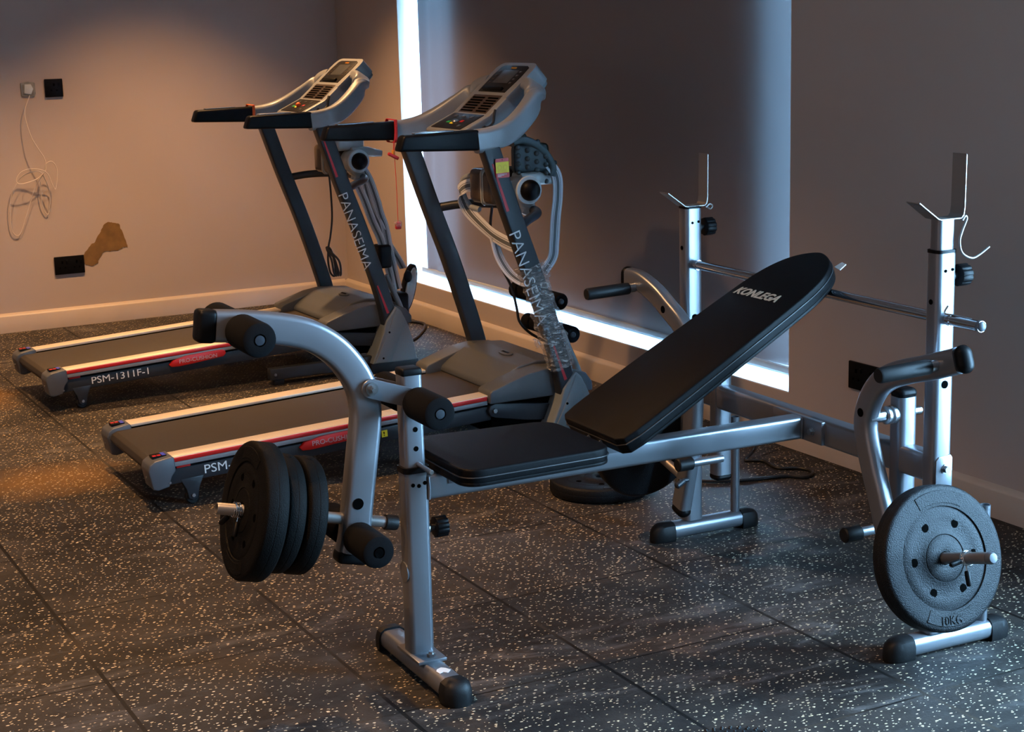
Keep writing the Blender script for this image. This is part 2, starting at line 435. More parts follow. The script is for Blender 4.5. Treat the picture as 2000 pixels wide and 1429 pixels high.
def skirting(name, poly, a0, a1, axis): G().prism(poly, a0, a1, axis).obj(name, 'baseboard_paint', kind='structure')
bp = lambda w0, s: [(w0, 0), (w0+s*.020, 0), (w0+s*.020, .078), (w0+s*.016, .084), (w0+s*.001, .094), (w0, .094)]
skirting('baseboard_back', bp(YW, -1), X0, XW-.02, 'x')
skirting('baseboard_right', bp(XW, -1), Y0, YW-.0, 'y')

# roller blind in the recess
bl = empty('roller_blind', (XW+.06, 5.9, .24), 0, 'dark grey blackout roller blind hanging over the low window in the right wall', 'blind')
def blind_cloth():
    bm = bmesh.new(); y0, y1 = 4.40, 7.352; ny, nz = 150, 30; z1 = 2.44
    rows = []
    for j in range(nz+1):
        tz = j/nz; z = .245+(z1-.245)*tz; row = []
        for i in range(ny+1):
            ty = i/ny; yv = y0+(y1-y0)*ty
            if ty > .98: yv += .036*tz**1.2*(ty-.98)/.02
            s = yv
            q = max(0, 7.36-s)                                  # folds gather towards the far edge
            d = .013*math.sin((7.36-s)*2*math.pi/.135+.9+tz*.9)*math.exp(-q/.19)+.004*math.sin(s*5.3+tz*1.2)*math.exp(-q/.6)
            d += .003*math.sin(s*3.1+.5+tz*.6)+.003*math.sin((s*1.2+z*2.5)*3)*math.exp(-((s-6.2)/.7)**2)
            d += .030*math.exp(-q/.035)+.040*math.exp(-max(0, s-4.40)/.11)
            row.append(bm.verts.new((d*.9, yv-5.9, z-.24)))
        rows.append(row)
    for j in range(nz):
        for i in range(ny): bm.faces.new((rows[j][i], rows[j][i+1], rows[j+1][i+1], rows[j+1][i]))
    g = G(); g.bm.free(); g.bm = bm; g.obj('fabric', 'blackout_fabric', bl)
blind_cloth()
G().box(.082, .084, 4.60-5.9, 6.95-5.9, .03, 2.19).obj('light_blocker', 'light_blocker', bl)  # unseen panel added to block daylight, so only the fabric's sides glow
G().box(-.008, .008, 4.40-5.9, 7.350-5.9, -.015, .008, .003).obj('bottom_rail', 'bottom_rail_grey', bl, 'pale grey bottom rail')
G().cyl((0, 4.40-5.9, 2.20), (0, 7.36-5.9, 2.20), .028).obj('roller_tube', 'window_frame', bl)

# things on the back wall
def socket(name, c, wv, hv, label, axis, lugs):
    e = empty(name, c, 0 if axis == 'y' else R(-90), label, 'wall socket', 'black wall sockets')
    G().box(-wv/2, wv/2, -.010, 0, -hv/2, hv/2, .003).obj('face_plate', 'black_plastic', e)
    for k in range(lugs):
        cx = (k-(lugs-1)/2)*.07
        g = G(); g.box(cx-.004, cx+.004, -.0115, -.009, .010, .022)
        for sgn in (-1, 1): g.box(cx+sgn*.013-.003, cx+sgn*.013+.003, -.0115, -.009, -.014, -.008)
        g.obj('socket_holes', 'stop_dark', e)
        G().box(cx+(.022 if lugs == 1 else .018), cx+(.030 if lugs == 1 else .026), -.014, -.009, .012, .026, .001).obj('switch', 'black_plastic', e)
    return e
socket('wall_socket', (1.867, YW, 1.16), .086, .086, 'square black wall socket high on the back wall beside the pale junction box', 'y', 1)
socket('wall_socket', (1.873, YW, .302), .146, .088, 'wide black double wall socket low on the back wall at the bare plaster patch', 'y', 2)
socket('wall_socket', (XW, 3.967, .302), .146, .088, 'black double wall socket on the right wall behind the bench rack', 'x', 2)
jb = empty('junction_box', (1.745, YW, 1.16), 0, 'pale uncovered cable junction box on the back wall with a white cable hanging out', 'junction box')
g = G(); g.prism(rounded([(-.033, -.034), (.026, -.036), (.035, -.024), (.034, .030), (.0, .035), (-.034, .030)], [.006]*6), -.006, 0, 'y', .001)
g.box(-.026, .026, -.008, -.001, -.026, .024, .003); g.obj('box', 'box_plastic', jb)
G().prism([(-.02, -.02), (.012, -.026), (.024, .0), (.014, .022), (-.016, .022)], -.011, -.007, 'y', .002).obj('cover_film', 'pale_shell', jb)
cab = [(.004, -.012, -.03), (-.03, -.03, -.11), (-.016, -.05, -.215), (.012, -.06, -.28), (.037, -.062, -.327), (.042, -.06, -.374), (.026, -.06, -.40), (-.012, -.058, -.427), (-.08, -.055, -.443),
       (-.101, -.05, -.426), (-.075, -.05, -.387), (-.019, -.058, -.375), (.041, -.062, -.395), (.066, -.06, -.458), (.08, -.06, -.475), (.093, -.06, -.388), (.071, -.063, -.345), (.040, -.062, -.358),
       (.03, -.05, -.40), (-.01, -.02, -.47), (-.06, -.012, -.60), (-.10, -.010, -.69), (-.135, -.012, -.66), (-.13, -.02, -.52), (-.08, -.03, -.42), (-.02, -.05, -.39), (.02, -.055, -.40),
       (.06, -.012, -.50), (.045, -.010, -.60), (.02, -.014, -.56), (.015, -.03, -.44)]
G().tube(cab, .0021, 8, smooth=6).obj('white_cable', 'white_cable', jb, 'loosely looped white cable')
pp = [(1.938, .338), (1.962, .362), (1.99, .394), (2.012, .41), (2.040, .455), (2.060, .488), (2.085, .497), (2.108, .490), (2.132, .484), (2.143, .45), (2.163, .40), (2.170, .362), (2.145, .365), (2.118, .352),
      (2.085, .352), (2.05, .352), (2.03, .33), (2.015, .30), (1.99, .286), (1.965, .292), (1.946, .30), (1.944, .32)]
rp = []
for i in range(len(pp)):
    a, b = pp[i], pp[(i+1) % len(pp)]
    for k in range(4):
        t_ = k/4; rp.append((a[0]+(b[0]-a[0])*t_+random.uniform(-.003, .003), a[1]+(b[1]-a[1])*t_+random.uniform(-.003, .003)))
tag(G().prism(rp, YW-.0018, YW+.001, 'y').obj('plaster_patch', 'bare_plaster'), 'rough brown bare plaster patch on the back wall beside the low double socket', 'wall patch')

# ------------------------------------------------------------------ treadmills
def treadmill(X, Y, th, label, near):
    T = empty('treadmill', (X, Y, 0), th, label, 'treadmill', 'treadmills facing the window wall')
    D = lambda u: .155+.049*u                                   # top of the side rails
    ta = math.atan(.049)
    def incl(u0): return Matrix.Translation((u0, 0, D(u0))) @ Matrix.Rotation(-ta, 4, 'Y')
    m0 = incl(0)
    for s in (-1, 1):
        y = lambda a, b: (min(s*a, s*b), max(s*a, s*b))
        G().box(.085, 1.19, *y(.212, .282), -.010, 0, .0025, 2, m0).obj('foot_rail', 'ridged_rail', T)
        G().box(.097, 1.175, *y(.270, .2845), -.0165, -.003, .003, 2, m0).obj('red_edge_strip', 'red_plastic', T)
        G().box(.097, 1.175, *y(.272, .282), -.031, -.0165, .002, 2, m0).obj('rail_skirt', 'silver_plastic', T)
        f = G().box(.06, 1.30, *y(.235, .270), -.088, -.040, .004, 2, m0).obj('side_beam', 'charcoal_paint', T)
        pieces('cushion_block', 'red_plastic', T, [lambda g, ua=ua: g.box(ua, ua+.045, *y(.245, .268), -.042, -.029, .002, 2, m0) for ua in (.12, .55, .98)])
        if s < 0:
            O = m0 @ Vector((.205, -.2712, -.073)); xd = m0.to_3x3() @ Vector((1, 0, 0)); zd = m0.to_3x3() @ Vector((0, 0, 1))
            text('model_lettering', 'PSM-1311F-1', .225, .027, O, xd, zd, 'bright_print', T, bold=0)
            bp_ = [( .5+a, b) for a, b in ((.012, -.05), (.030, -.034), (.08, -.024), (.165, -.0225), (.232, -.024), (.245, -.03), (.247, -.042), (.235, -.052), (.18, -.056), (.10, -.060), (.05, -.062), (.02, -.060))]
            bd = G().prism(bp_, -.2855, -.268, 'y', .003, 2, m0).obj('cushion_badge', 'red_plastic', T, 'long red badge')
            text('badge_lettering', 'PRO-CUSHION', .155, .0155, m0 @ Vector((.553, -.2862, -.050)), xd, zd, 'pale_print', bd, bold=.006)
            if near:
                lab = G().box(.795, .815, -.2712, -.2695, -.072, -.050, 0, 2, m0).obj('warning_sticker', 'yellow_label', T, 'small yellow sticker')
                O = m0 @ Vector((.801, -.2714, -.068)); text('warning_mark', '!', .004, .014, O, xd, zd, 'stop_dark', lab)
        # rear end caps
        cap = [(.028, -.030), (.034, -.012), (.05, -.002), (.105, .0045), (.112, -.002), (.112, -.042), (.098, -.058), (.088, -.088), (.052, -.094), (.036, -.088)]
        c = G().prism(cap, *y(.205, .290), 'y', .006, 3, m0).obj('end_cap', 'cap_plastic', T)
        g = G(); g.box(.052, .096, *y(.226, .262), .0005, .0062, 0, 2, m0); g.mat(1); g.box(.055, .066, *y(.244, .260), .006, .0066, 0, 2, m0); g.box(.069, .080, *y(.244, .260), .006, .0066, 0, 2, m0)
        g.mat(2); g.box(.083, .095, *y(.227, .261), .006, .0066, 0, 2, m0); g.obj('warning_sticker', ['black_plastic', 'red_paint', 'blue_sticker'], c)
        pieces('screw', 'steel', c, [lambda g: g.cyl(m0 @ Vector((.090, s*.289, -.075)), m0 @ Vector((.090, s*.2925, -.075)), .0035, 10), lambda g: g.cyl(m0 @ Vector((.034, s*.25, -.055)), m0 @ Vector((.028, s*.25, -.055)), .0035, 10)])
        # adjustable foot behind the cap
        br = G().prism([(.13, .085), (.205, .089), (.19, .055), (.182, .022), (.168, .014), (.154, .020), (.148, .05)], *y(.238, .272), 'y', .003).obj('foot_bracket', 'charcoal_paint', T)
        G().cyl((.168, s*.271, .030), (.168, s*.276, .030), .006, 6).obj('bolt', 'steel', br)
        G().cyl((.168, s*.240, .021), (.168, s*.262, .021), .021, 20, .003).obj('rubber_foot', 'black_rubber', br)
        # front link plate, lift pivot
        lk = G().prism([(1.175, .160), (1.183, .178), (1.20, .183), (1.30, .172), (1.42, .155), (1.42, .10), (1.30, .115), (1.20, .136), (1.183, .142)], *y(.262, .287), 'y', .003).obj('lift_link', 'charcoal_paint', T)
        G().cyl((1.197, s*.286, .160), (1.197, s*.294, .160), .008, 6).obj('bolt', 'steel', lk)
        # base rail on the floor
        b = G().box(.915, 1.50, *y(.285, .325), .022, .070, .005).obj('base_rail', 'charcoal_paint', T)
        G().cyl((.935, s*.325, .045), (.935, s*.331, .045), .006, 6).obj('bolt', 'steel', b)
        G().box(.93, .975, *y(.29, .32), 0, .023, .003).obj('rubber_foot', 'black_rubber', b)
        # shroud at the foot of the post
        sh = [(1.351, .040), (1.556, .038), (1.548, .10), (1.522, .190), (1.492, .252), (1.470, .272), (1.424, .217), (1.408, .165)]
        so = G().prism(sh, *y(.262, .356), 'y', .006, 3).obj('foot_shroud', 'shroud_plastic', T)
        G().prism([(1.362, .044), (1.432, .044), (1.508, .216), (1.488, .250), (1.468, .262), (1.428, .170)], *y(.352, .3605), 'y', .0025).obj('shroud_panel', 'shroud_plastic', so)
        pieces('screw', 'stop_dark', so, [lambda g, q=q: g.cyl((q[0], s*.3555, q[1]), (q[0], s*.3612, q[1]), .0045, 10) for q in ((1.432, .168), (1.40, .062))])
        G().box(1.345, 1.565, *y(.265, .352), 0, .042, .006).obj('base_foot', 'black_rubber', T)
        # upright post
        pth = spline([(1.452, s*.322, .17), (1.428, s*.322, .30), (1.345, s*.322, .57), (1.262, s*.322, .80), (1.185, s*.322, 1.03)], 8)
        po = G().sweep(pth, rrect(.046, .060, .006), (0, 1, 0)).obj('upright_post', 'charcoal_paint', T)
        if s < 0:
            F = lambda u, w_: Vector((u, -.3455, w_))
            xd = (F(1.348, .44)-F(1.25, .757)).normalized(); yd = Vector((-xd.z, 0, xd.x))
            text('brand_lettering', 'PANASEIMA', .325 if near else .33, .041, F(1.238, .748), xd, yd, 'bright_print' if near else 'white_print', po, bold=-.012)
            for a, b in (((1.187, .978), (1.237, .823)), ((1.394, .366), (1.436, .246))):
                A = F(*a); B_ = F(*b); dx = (B_-A).normalized(); nn = Vector((-dx.z, 0, dx.x))
                g = G(); t = bmesh.new(); wd = .0055
                vs = [A-nn*wd*.7, A+nn*wd*.4, B_+nn*wd, B_-nn*wd]
                lo = [t.verts.new(v) for v in vs]; hi = [t.verts.new(v+Vector((0, -.0006, 0))) for v in vs]
                t.faces.new(lo); t.faces.new(hi)
                for i in range(4): t.faces.new((lo[i], lo[(i+1) % 4], hi[(i+1) % 4], hi[i]))
                bmesh.ops.recalc_face_normals(t, faces=t.faces[:]); g._add(t); g.obj('red_stripe', 'red_paint', po)
        # hand grip
        gr = G().prism([(.866, 1.034), (.884, 1.083), (1.145, 1.088), (1.145, 1.022)], *y(.297, .346), 'y', .009, 3).obj('hand_grip', 'black_plastic', T)
        G().prism([(.925, 1.0845), (.925, 1.089), (1.06, 1.0905), (1.06, 1.086)], *y(.308, .335), 'y', .0015).obj('pulse_plate', 'steel', gr)
        # console arm sweeping up and inwards
        pa = spline([(1.140, s*.322, 1.050), (1.19, s*.322, 1.055), (1.245, s*.318, 1.068), (1.30, s*.300, 1.094), (1.36, s*.268, 1.135), (1.405, s*.228, 1.172), (1.43, s*.185, 1.198), (1.437, s*.13, 1.206)], 7)
        n_ = len(pa); sec = []
        sides = []
        for i in range(n_):
            t_ = i/(n_-1); sides.append((0, s*-1, 0) if t_ < .3 else ((.55*(t_-.3)/.7), -s*(1-.75*(t_-.3)/.7), .75*(t_-.3)/.7))
        ar = G(); ar.sweep(pa, rrect(.050, .076, .016), sides, scale=[1-.10*(i/(n_-1)) for i in range(n_)])
        ar.obj('console_arm', 'silver_plastic', T)
    # deck, running belt, rollers
    ev = [(.058, -.030), (.048, -.038), (.044, -.030), (.048, -.018), (.062, -.0125)]
    loop = [(.062, -.0125), (.6, -.0125), (1.27, -.0125), (1.27, -.060), (.6, -.060), (.062, -.060), (.046, -.052), (.038, -.036), (.046, -.020)]
    G().prism(loop, -.209, .209, 'y', .002, 2, m0).obj('running_belt', 'belt_black', T)
    for s in (-1, 1): G().box(.06, 1.25, min(s*.2095, s*.235), max(s*.2095, s*.235), -.05, -.013, .002, 2, m0).obj('deck_edge', 'stop_dark', T)
    G().cyl(m0 @ Vector((.062, -.225, -.036)), m0 @ Vector((.062, .225, -.036)), .020).obj('rear_roller', 'black_plastic', T)
    # motor hood
    g = G()
    side = [(1.176, .186), (1.176, .222), (1.184, .230), (1.25, .252), (1.316, .272), (1.385, .282), (1.47, .276), (1.54, .250), (1.565, .215), (1.565, .186)]
    for s in (-1, 1): g.prism(side, min(s*.205, s*.300), max(s*.205, s*.300), 'y', .005, 3)
    g.prism([(1.232, .203), (1.236, .222), (1.262, .243), (1.33, .282), (1.40, .294), (1.48, .288), (1.545, .258), (1.572, .215), (1.572, .186), (1.30, .186)], -.212, .212, 'y', .007, 3)
    hd = g.obj('motor_hood', 'cover_plastic', T)
    g = G(); ov = [(.045*math.cos(a), .017*math.sin(a)*(1.0)) for a in [2*math.pi*i/28 for i in range(28)]]
    hm = Matrix.Translation((1.375, -.03, .2925)) @ Matrix.Rotation(R(-9), 4, 'Y') @ Matrix.Rotation(R(90), 4, 'Z')
    g.prism(ov, -.002, .0025, 'z', .001, 2, hm); g.obj('hood_badge', 'cover_plastic', hd)
    text('badge_lettering', 'PANASEIMA', .05, .010, hm @ Vector((.026, .005, .003)), hm.to_3x3() @ Vector((-1, 0, 0)), hm.to_3x3() @ Vector((0, -1, 0)), 'black_plastic', hd)
    G().box(1.19, 1.555, -.275, .275, .075, .19, .006).obj('lower_tray', 'stop_dark', T)
    for s in (-1, 1): G().cyl((1.52, s*.25-.012, .034), (1.52, s*.25+.012, .034), .034, 20, .004).obj('transport_wheel', 'black_rubber', T)
    # bent crossbar between the posts
    G().tube([(1.300, -.315, .772), (1.35, -.27, .782), (1.42, -.20, .790), (1.455, -.10, .792), (1.462, 0, .792), (1.455, .10, .792), (1.42, .20, .790), (1.36, .27, .785), (1.305, .315, .775)], .016, 14, smooth=6).obj('crossbar', 'charcoal_paint', T)
    # console
    body = [(1.178, 1.062), (1.182, 1.072), (1.284, 1.119), (1.355, 1.179), (1.400, 1.2155), (1.435, 1.180), (1.41, 1.135), (1.37, 1.100), (1.29, 1.052), (1.20, 1.040)]
    cs = G().prism(body, -.140, .140, 'y', .010, 4).obj('console', 'silver_plastic', T)
    def face(u0, w0, u1, w1):
        e = Vector((u1-u0, 0, w1-w0)); l = e.length; e.normalize(); nrm = Vector((-e.z, 0, e.x))
        return Matrix(((e.x, 0, nrm.x, u0), (0, 1, 0, 0), (e.z, 0, nrm.z, w0), (0, 0, 0, 1))), l
    fm, fl = face(1.355, 1.179, 1.468, 1.272)
    hp = rounded([(-.012, -.140), (fl+.012, -.140), (fl+.012, .140), (-.012, .140)], [.004, .045, .045, .004])
    G().prism(hp, -.062, .0005, 'z', .008, 4, fm).obj('console_head', 'silver_plastic', T)
    hq = rounded([(.04, -.128), (fl+.008, -.128), (fl+.008, .128), (.04, .128)], [.02, .04, .04, .02])
    G().prism(hq, -.078, -.060, 'z', .006, 3, fm).obj('console_back', 'shroud_plastic', T)
    dp = G().prism([(.012, -.098), (.012, .098), (fl*.62, .104), (fl-.012, .098), (fl-.004, .08), (fl-.004, -.08), (fl-.012, -.098), (fl*.62, -.104)], -.004, .003, 'z', .001, 2, fm).obj('display_panel', 'dark_panel', T)
    G().box(.055, .118, -.055, .055, .002, .0038, .0008, 2, fm).obj('screen', 'screen_grey', dp)
    pieces('button', 'brown_shell', dp, [lambda g, q=q, sgn=sgn: g.box(.052+q*.018, .060+q*.018, sgn*.075-.008, sgn*.075+.008, .002, .0042, .001, 2, fm) for q in range(4) for sgn in (-1, 1)])
    
    text('logo_lettering', 'PANASEIMA', .038, .008, fm @ Vector((fl-.021, .019, .0032)), fm.to_3x3() @ Vector((0, -1, 0)), fm.to_3x3() @ Vector((1, 0, 0)), 'orange_print', dp)
    G().box(.016, .030, -.07, .07, .002, .012, .003, 2, fm).obj('tablet_ledge', 'black_plastic', dp)
    vm, vl = face(1.284, 1.119, 1.355, 1.179)
    g = G(); g.box(.004, vl-.002, -.105, .105, -.003, .001, .001, 2, vm); vp = g.obj('speaker_panel', 'brown_shell', T)
    pieces('grille_slot', 'stop_dark', vp, [lambda g, q=q, a=a, b=b: g.box(.010+q*.0125, .0165+q*.0125, a, b, .0, .0022, .0008, 2, vm) for q in range(6) for a, b in ((-.095, -.02), (.005, .095))])
    tm_, tl = face(1.182, 1.072, 1.284, 1.119)
    tp = G().box(.006, tl-.006, -.112, .112, -.003, .0025, .001, 2, tm_).obj('key_panel', 'dark_panel', T)
    for q, (a, b, mm) in enumerate(((.045, .045, 'green_print'), (.04, .01, 'yellow_label'), (.055, -.04, 'red_paint'), (.085, .0, 'screen_grey'), (.085, .06, 'screen_grey'), (.085, -.06, 'screen_grey'), (.025, -.07, 'screen_grey'))):
        G().box(a-.006, a+.006, b-.011, b+.011, .002, .0045, .0015, 2, tm_).obj('button', mm, tp)
    if not near: G().ball(tm_ @ Vector((.05, .0, .008)), .011).obj('safety_key', 'orange_cord', tp)
    else: G().ball(tm_ @ Vector((.05, .0, .003)), .013, 1, 1, .6).obj('speed_knob', 'steel', tp)
    G().tube([(1.30, -.150, 1.135), (1.292, -.158, 1.12), (1.285, -.163, 1.095), (1.262, -.175, 1.083), (1.225, -.21, 1.085), (1.205, -.26, 1.09)], .0045 if near else .006, 8, smooth=5).obj('audio_cable', 'black_cord', cs)
    # massage unit on the crossbar
    mb = G(); mb.box(1.335, 1.465, -.03, .145, .805, .925, .022, 4); mu = mb.obj('massage_motor', 'brown_shell', T)
    g = G(); g.box(1.33, 1.475, .02, .05, .80, .93, .02, 4); g.obj('motor_band', 'grey_shell', mu)
    C0 = Vector((1.425, -.115, .862))
    g = G(); g.lathe([(.030, .0), (.044, .004), (.050, .016), (.050, .05), (.046, .085), (.0, .085)], C0+Vector((0, -.02, 0)), (0, 1, 0), 28)
    g.sweep(spline([C0+Vector((-.02, .02, .03)), C0+Vector((.04, .02, .035)), C0+Vector((.085, .03, .028)), C0+Vector((.125, .03, .022))], 5), rrect(.06, .04, .014), (0, 1, 0), scale=[1.35-.7*i/15 for i in range(16)])
    g.sweep(spline([C0+Vector((.0, .02, -.03)), C0+Vector((.01, .02, -.06)), C0+Vector((.0, .02, -.085))], 5), rrect(.06, .06, .014), (0, 1, 0), scale=[1.1-.05*i for i in range(11)])
    g.obj('massage_head', 'grey_shell', mu)
    g = G(); g.lathe([(.034, 0), (.047, .001), (.049, .008), (.044, .012), (.034, .010)], C0+Vector((0, -.028, 0)), (0, 1, 0), 28); g.obj('head_ring', 'pale_shell', mu)
    G().ball(C0+Vector((0, -.030, 0)), .036, 1, .95, 1, 20).obj('knob', 'black_plastic', mu)
    if near:
        pd = G(); arc = spline([(1.385, -.02, 1.022), (1.42, -.02, 1.028), (1.465, -.02, 1.012), (1.51, -.02, .975), (1.535, -.02, .93), (1.53, -.02, .90)], 5)
        pd.sweep(arc, rrect(.19, .03, .012), (0, 1, 0)); pad = pd.obj('studded_pad', 'teal_pad', T)
        G().box(1.385, 1.52, -.112, -.09, .915, 1.015, .02, 3).obj('pad_side', 'teal_pad', pad)
        st_ = []
        for i in range(3, len(arc)-2, 4):
            tg = (arc[i+1]-arc[i-1]).normalized(); nn = Vector((-tg.z, 0, tg.x))
            if nn.x < 0 and nn.z < 0: nn = -nn
            for q in range(5): p = arc[i]+nn*.015; st_.append((p.x, -.10+q*.04+(.02 if (i//4) % 2 else 0), p.z))
        for q in range(4):
            for k in range(4): st_.append((1.40+q*.035, -.114, 1.005-k*.028-q*.012))
        pieces('massage_stud', 'teal_pad', pad, [lambda g, p=p: g.ball(p, .009, seg=10) for p in st_])
        strap = rrect(.046, .004, .0018, 2)
        def ribbon(pts, side, k=6):
            q = spline(pts, k); G().sweep(q, strap, side, uv=True).obj('striped_belt', 'striped_strap', mu)
        ribbon([(1.515, -.10, .955), (1.550, -.105, .90), (1.556, -.10, .83), (1.545, -.10, .75), (1.538, -.10, .67), (1.530, -.10, .62), (1.495, -.10, .575)], (1, .25, .1))
        ribbon([(1.495, -.10, .575), (1.45, -.08, .535), (1.405, -.04, .56), (1.378, .0, .62), (1.372, .03, .69)], (.8, .5, .3))
        ribbon([(1.372, .10, .86), (1.345, .17, .86), (1.33, .20, .83), (1.36, .19, .765), (1.375, .10, .715), (1.36, -.02, .695), (1.345, -.16, .685), (1.335, -.28, .685)], (.1, .2, 1))
        g = G(); g.tube([(1.37, .14, .90), (1.35, .20, .885), (1.345, .215, .85), (1.36, .20, .79), (1.38, .15, .775)], .010, 12, smooth=5); g.obj('belt_hook', 'grey_shell', mu)
        G().tube([(1.40, .09, .80), (1.395, .10, .70), (1.42, .10, .60), (1.47, .10, .50), (1.49, .10, .42), (1.50, .10, .37), (1.54, .10, .325), (1.60, .08, .285)], .005, 10, smooth=6).obj('power_cord', 'black_cord', T)
    else:
        g = G(); g.box(1.34, 1.47, -.11, .0, .905, .958, .020, 4); g.obj('motor_cap', 'grey_shell', mu)
        strap = rrect(.034, .006, .002, 2)
        def ribbon(pts, side, k=6):
            q = spline(pts, k); G().sweep(q, strap, side, uv=True).obj('striped_belt', 'striped_strap', mu)
        ribbon([(1.45, -.10, .84), (1.485, -.10, .78), (1.515, -.10, .69), (1.53, -.10, .63), (1.55, -.10, .57), (1.565, -.10, .48), (1.585, -.10, .37), (1.60, -.10, .30)], (.9, -.4, 0))
        ribbon([(1.40, -.17, .77), (1.43, -.17, .70), (1.465, -.16, .61), (1.515, -.12, .53), (1.545, -.10, .45), (1.565, -.10, .36), (1.575, -.10, .29)], (.9, -.4, 0))
        ribbon([(1.47, -.08, .78), (1.50, -.08, .66), (1.535, -.09, .575), (1.57, -.08, .50), (1.62, -.06, .43), (1.65, -.05, .38)], (.7, -.7, 0))
        G().box(1.50, 1.56, -.14, -.06, .40, .50, .012, 3).obj('belt_clamp', 'black_plastic', mu)
        G().box(1.555, 1.625, -.16, -.06, .175, .29, .016, 3).obj('dumbbell_holder', 'black_plastic', T)
        pl = G(); pl.prism([(.028*math.cos(a), .105*math.sin(a)) for a in [2*math.pi*i/28 for i in range(28)]], -.02, .02, 'y', .006, 3, Matrix.Translation((1.648, -.10, .30)) @ Matrix.Rotation(R(14), 4, 'Y'))
        po_ = pl.obj('foot_pad', 'black_plastic', T)
        G().prism([(.022*math.cos(a), .092*math.sin(a)) for a in [2*math.pi*i/28 for i in range(28)]], -.024, -.018, 'y', .001, 2, Matrix.Translation((1.648, -.10, .30)) @ Matrix.Rotation(R(14), 4, 'Y')).obj('pad_face', 'grey_shell', po_)
        G().ball((1.632, -.132, .355), .020, 1, .5, 1.3).obj('pad_knob', 'black_plastic', po_)
        G().tube([(1.60, -.10, .25), (1.615, -.10, .20), (1.635, -.10, .15), (1.63, -.08, .06), (1.64, .05, .012), (1.70, .35, .008), (1.85, .62, .007), (1.96, .65, .007), (2.02, .56, .007), (1.97, .43, .007), (1.83, .23, .007), (1.70, .12, .007)], .007, 10, smooth=6).obj('power_cord', 'black_cord', T)
        cc = [(1.345, .0, .82), (1.350, .0, .72), (1.350, .0, .62), (1.338, .0, .54), (1.328, .0, .50)]
        for k in range(4):
            a = k*.012; cc += [(1.322+a, -.01*k, .44), (1.330+a, -.01*k, .385), (1.350+a*.8, .005*k, .37), (1.352+a*.5, .01*k, .42), (1.336, .0, .485), (1.32, .005, .49)]
        G().tube(cc, .0045, 8, smooth=5).obj('power_cord', 'black_cord', T)
    # sit-up foot bar with foam rollers, at the front
    g = G(); g.tube([(1.475, -.25, .39), (1.495, -.25, .345), (1.53, -.25, .265), (1.546, -.25, .21), (1.54, -.25, .13)], .012, 12, smooth=5)
    g.tube([(1.54, -.25, .13), (1.56, -.12, .12), (1.57, .0, .12)], .012, 12); g.obj('sit_up_frame', 'shroud_plastic', T)
    if near:
        G().tube([(1.57, 0, .12), (1.572, 0, .30), (1.55, 0, .42), (1.525, 0, .48)], .014, 12, smooth=5).obj('sit_up_post', 'charcoal_paint', T)
        for u_, w_ in ((1.522, .476), (1.567, .356)):
            for s in (-1, 1):
                ro = G(); ro.lathe([(.011, 0), (.024, .0), (.029, .006), (.029, .149), (.024, .155), (.011, .155)], (u_, s*.016, w_), (0, s, 0), 24); r_ = ro.obj('foam_roller', 'black_foam', T)
                G().cyl((u_, s*.165, w_), (u_, s*.173, w_), .010, 16, .002).obj('rod_end', 'charcoal_paint', r_)
            G().cyl((u_, -.03, w_), (u_, .03, w_), .010, 14).obj('roller_rod', 'steel', T)
    return T
TN = treadmill(1.251, 5.065, -.0105, 'treadmill nearer the bench, post half wrapped in clear plastic', True)
TF = treadmill(1.282, 6.574, .013, 'treadmill farther back along the socket wall, unwrapped post', False)

def at_tm(T, u, v, w_):
    a = T.rotation_euler[2]; return Vector((T.location.x+u*math.cos(a)-v*math.sin(a), T.location.y+u*math.sin(a)+v*math.cos(a), w_))
# plastic wrap round the lower half of the nearer post
def wrap():
    e = empty('plastic_wrap', at_tm(TN, 1.40, -.322, .43), -.0105, 'crinkled clear plastic wrap around the lower half of the nearer treadmill post', 'plastic wrap')
    pth = spline([(1.4325, -.322, .288), (1.405, -.322, .38), (1.345, -.322, .57), (1.320, -.322, .64)], 16); bm = bmesh.new(); rings = []
    sec = rrect(.056, .072, .012, 3)
    for i, p in enumerate(pth):
        tg = (pth[min(i+1, len(pth)-1)]-pth[max(i-1, 0)]).normalized(); S = Vector((0, 1, 0)); U = S.cross(tg)
        bul = 1.13+.05*math.sin(i*1.9)+(.16 if i > len(pth)-5 else 0)+(.10 if 14 < i < 18 else 0)
        rings.append([bm.verts.new(p-Vector((1.40, -.322, .43))+(S*a+U*b)*(bul+random.uniform(-.06, .08))) for a, b in sec])
    m = len(sec)
    for a, b in zip(rings, rings[1:]):
        for j in range(m): bm.faces.new((a[j], a[(j+1) % m], b[(j+1) % m], b[j]))
    g = G(); g.bm.free(); g.bm = bm; g.obj('film', 'clear_wrap', e, ang=20)
    for (cx, cy, cz), n_, L_ in (((-.062, -.036, .20), 5, .05), ((-.048, -.038, .175), 4, .035), ((-.050, -.036, -.045), 4, .045)):
        bm = bmesh.new(); sgn = -1 if cz < 0 else 1; top = []; bot = []
        for k in range(n_*2+1):                                # a crumpled fan of film
            a = -.5+1.3*k/(n_*2); l0 = L_*random.uniform(.7, 1)
            bot.append(bm.verts.new((cx+sgn*.012*math.cos(a), cy+.002*(k % 2), cz-.012*math.sin(a))))
            top.append(bm.verts.new((cx+sgn*l0*math.cos(a), cy+.010*(k % 2)-.004, cz-l0*math.sin(a)*.9)))
        for k in range(n_*2): bm.faces.new((bot[k], bot[k+1], top[k+1], top[k]))
        g = G(); g.bm.free(); g.bm = bm; g.obj('loose_flap', 'clear_wrap', e)
wrap()
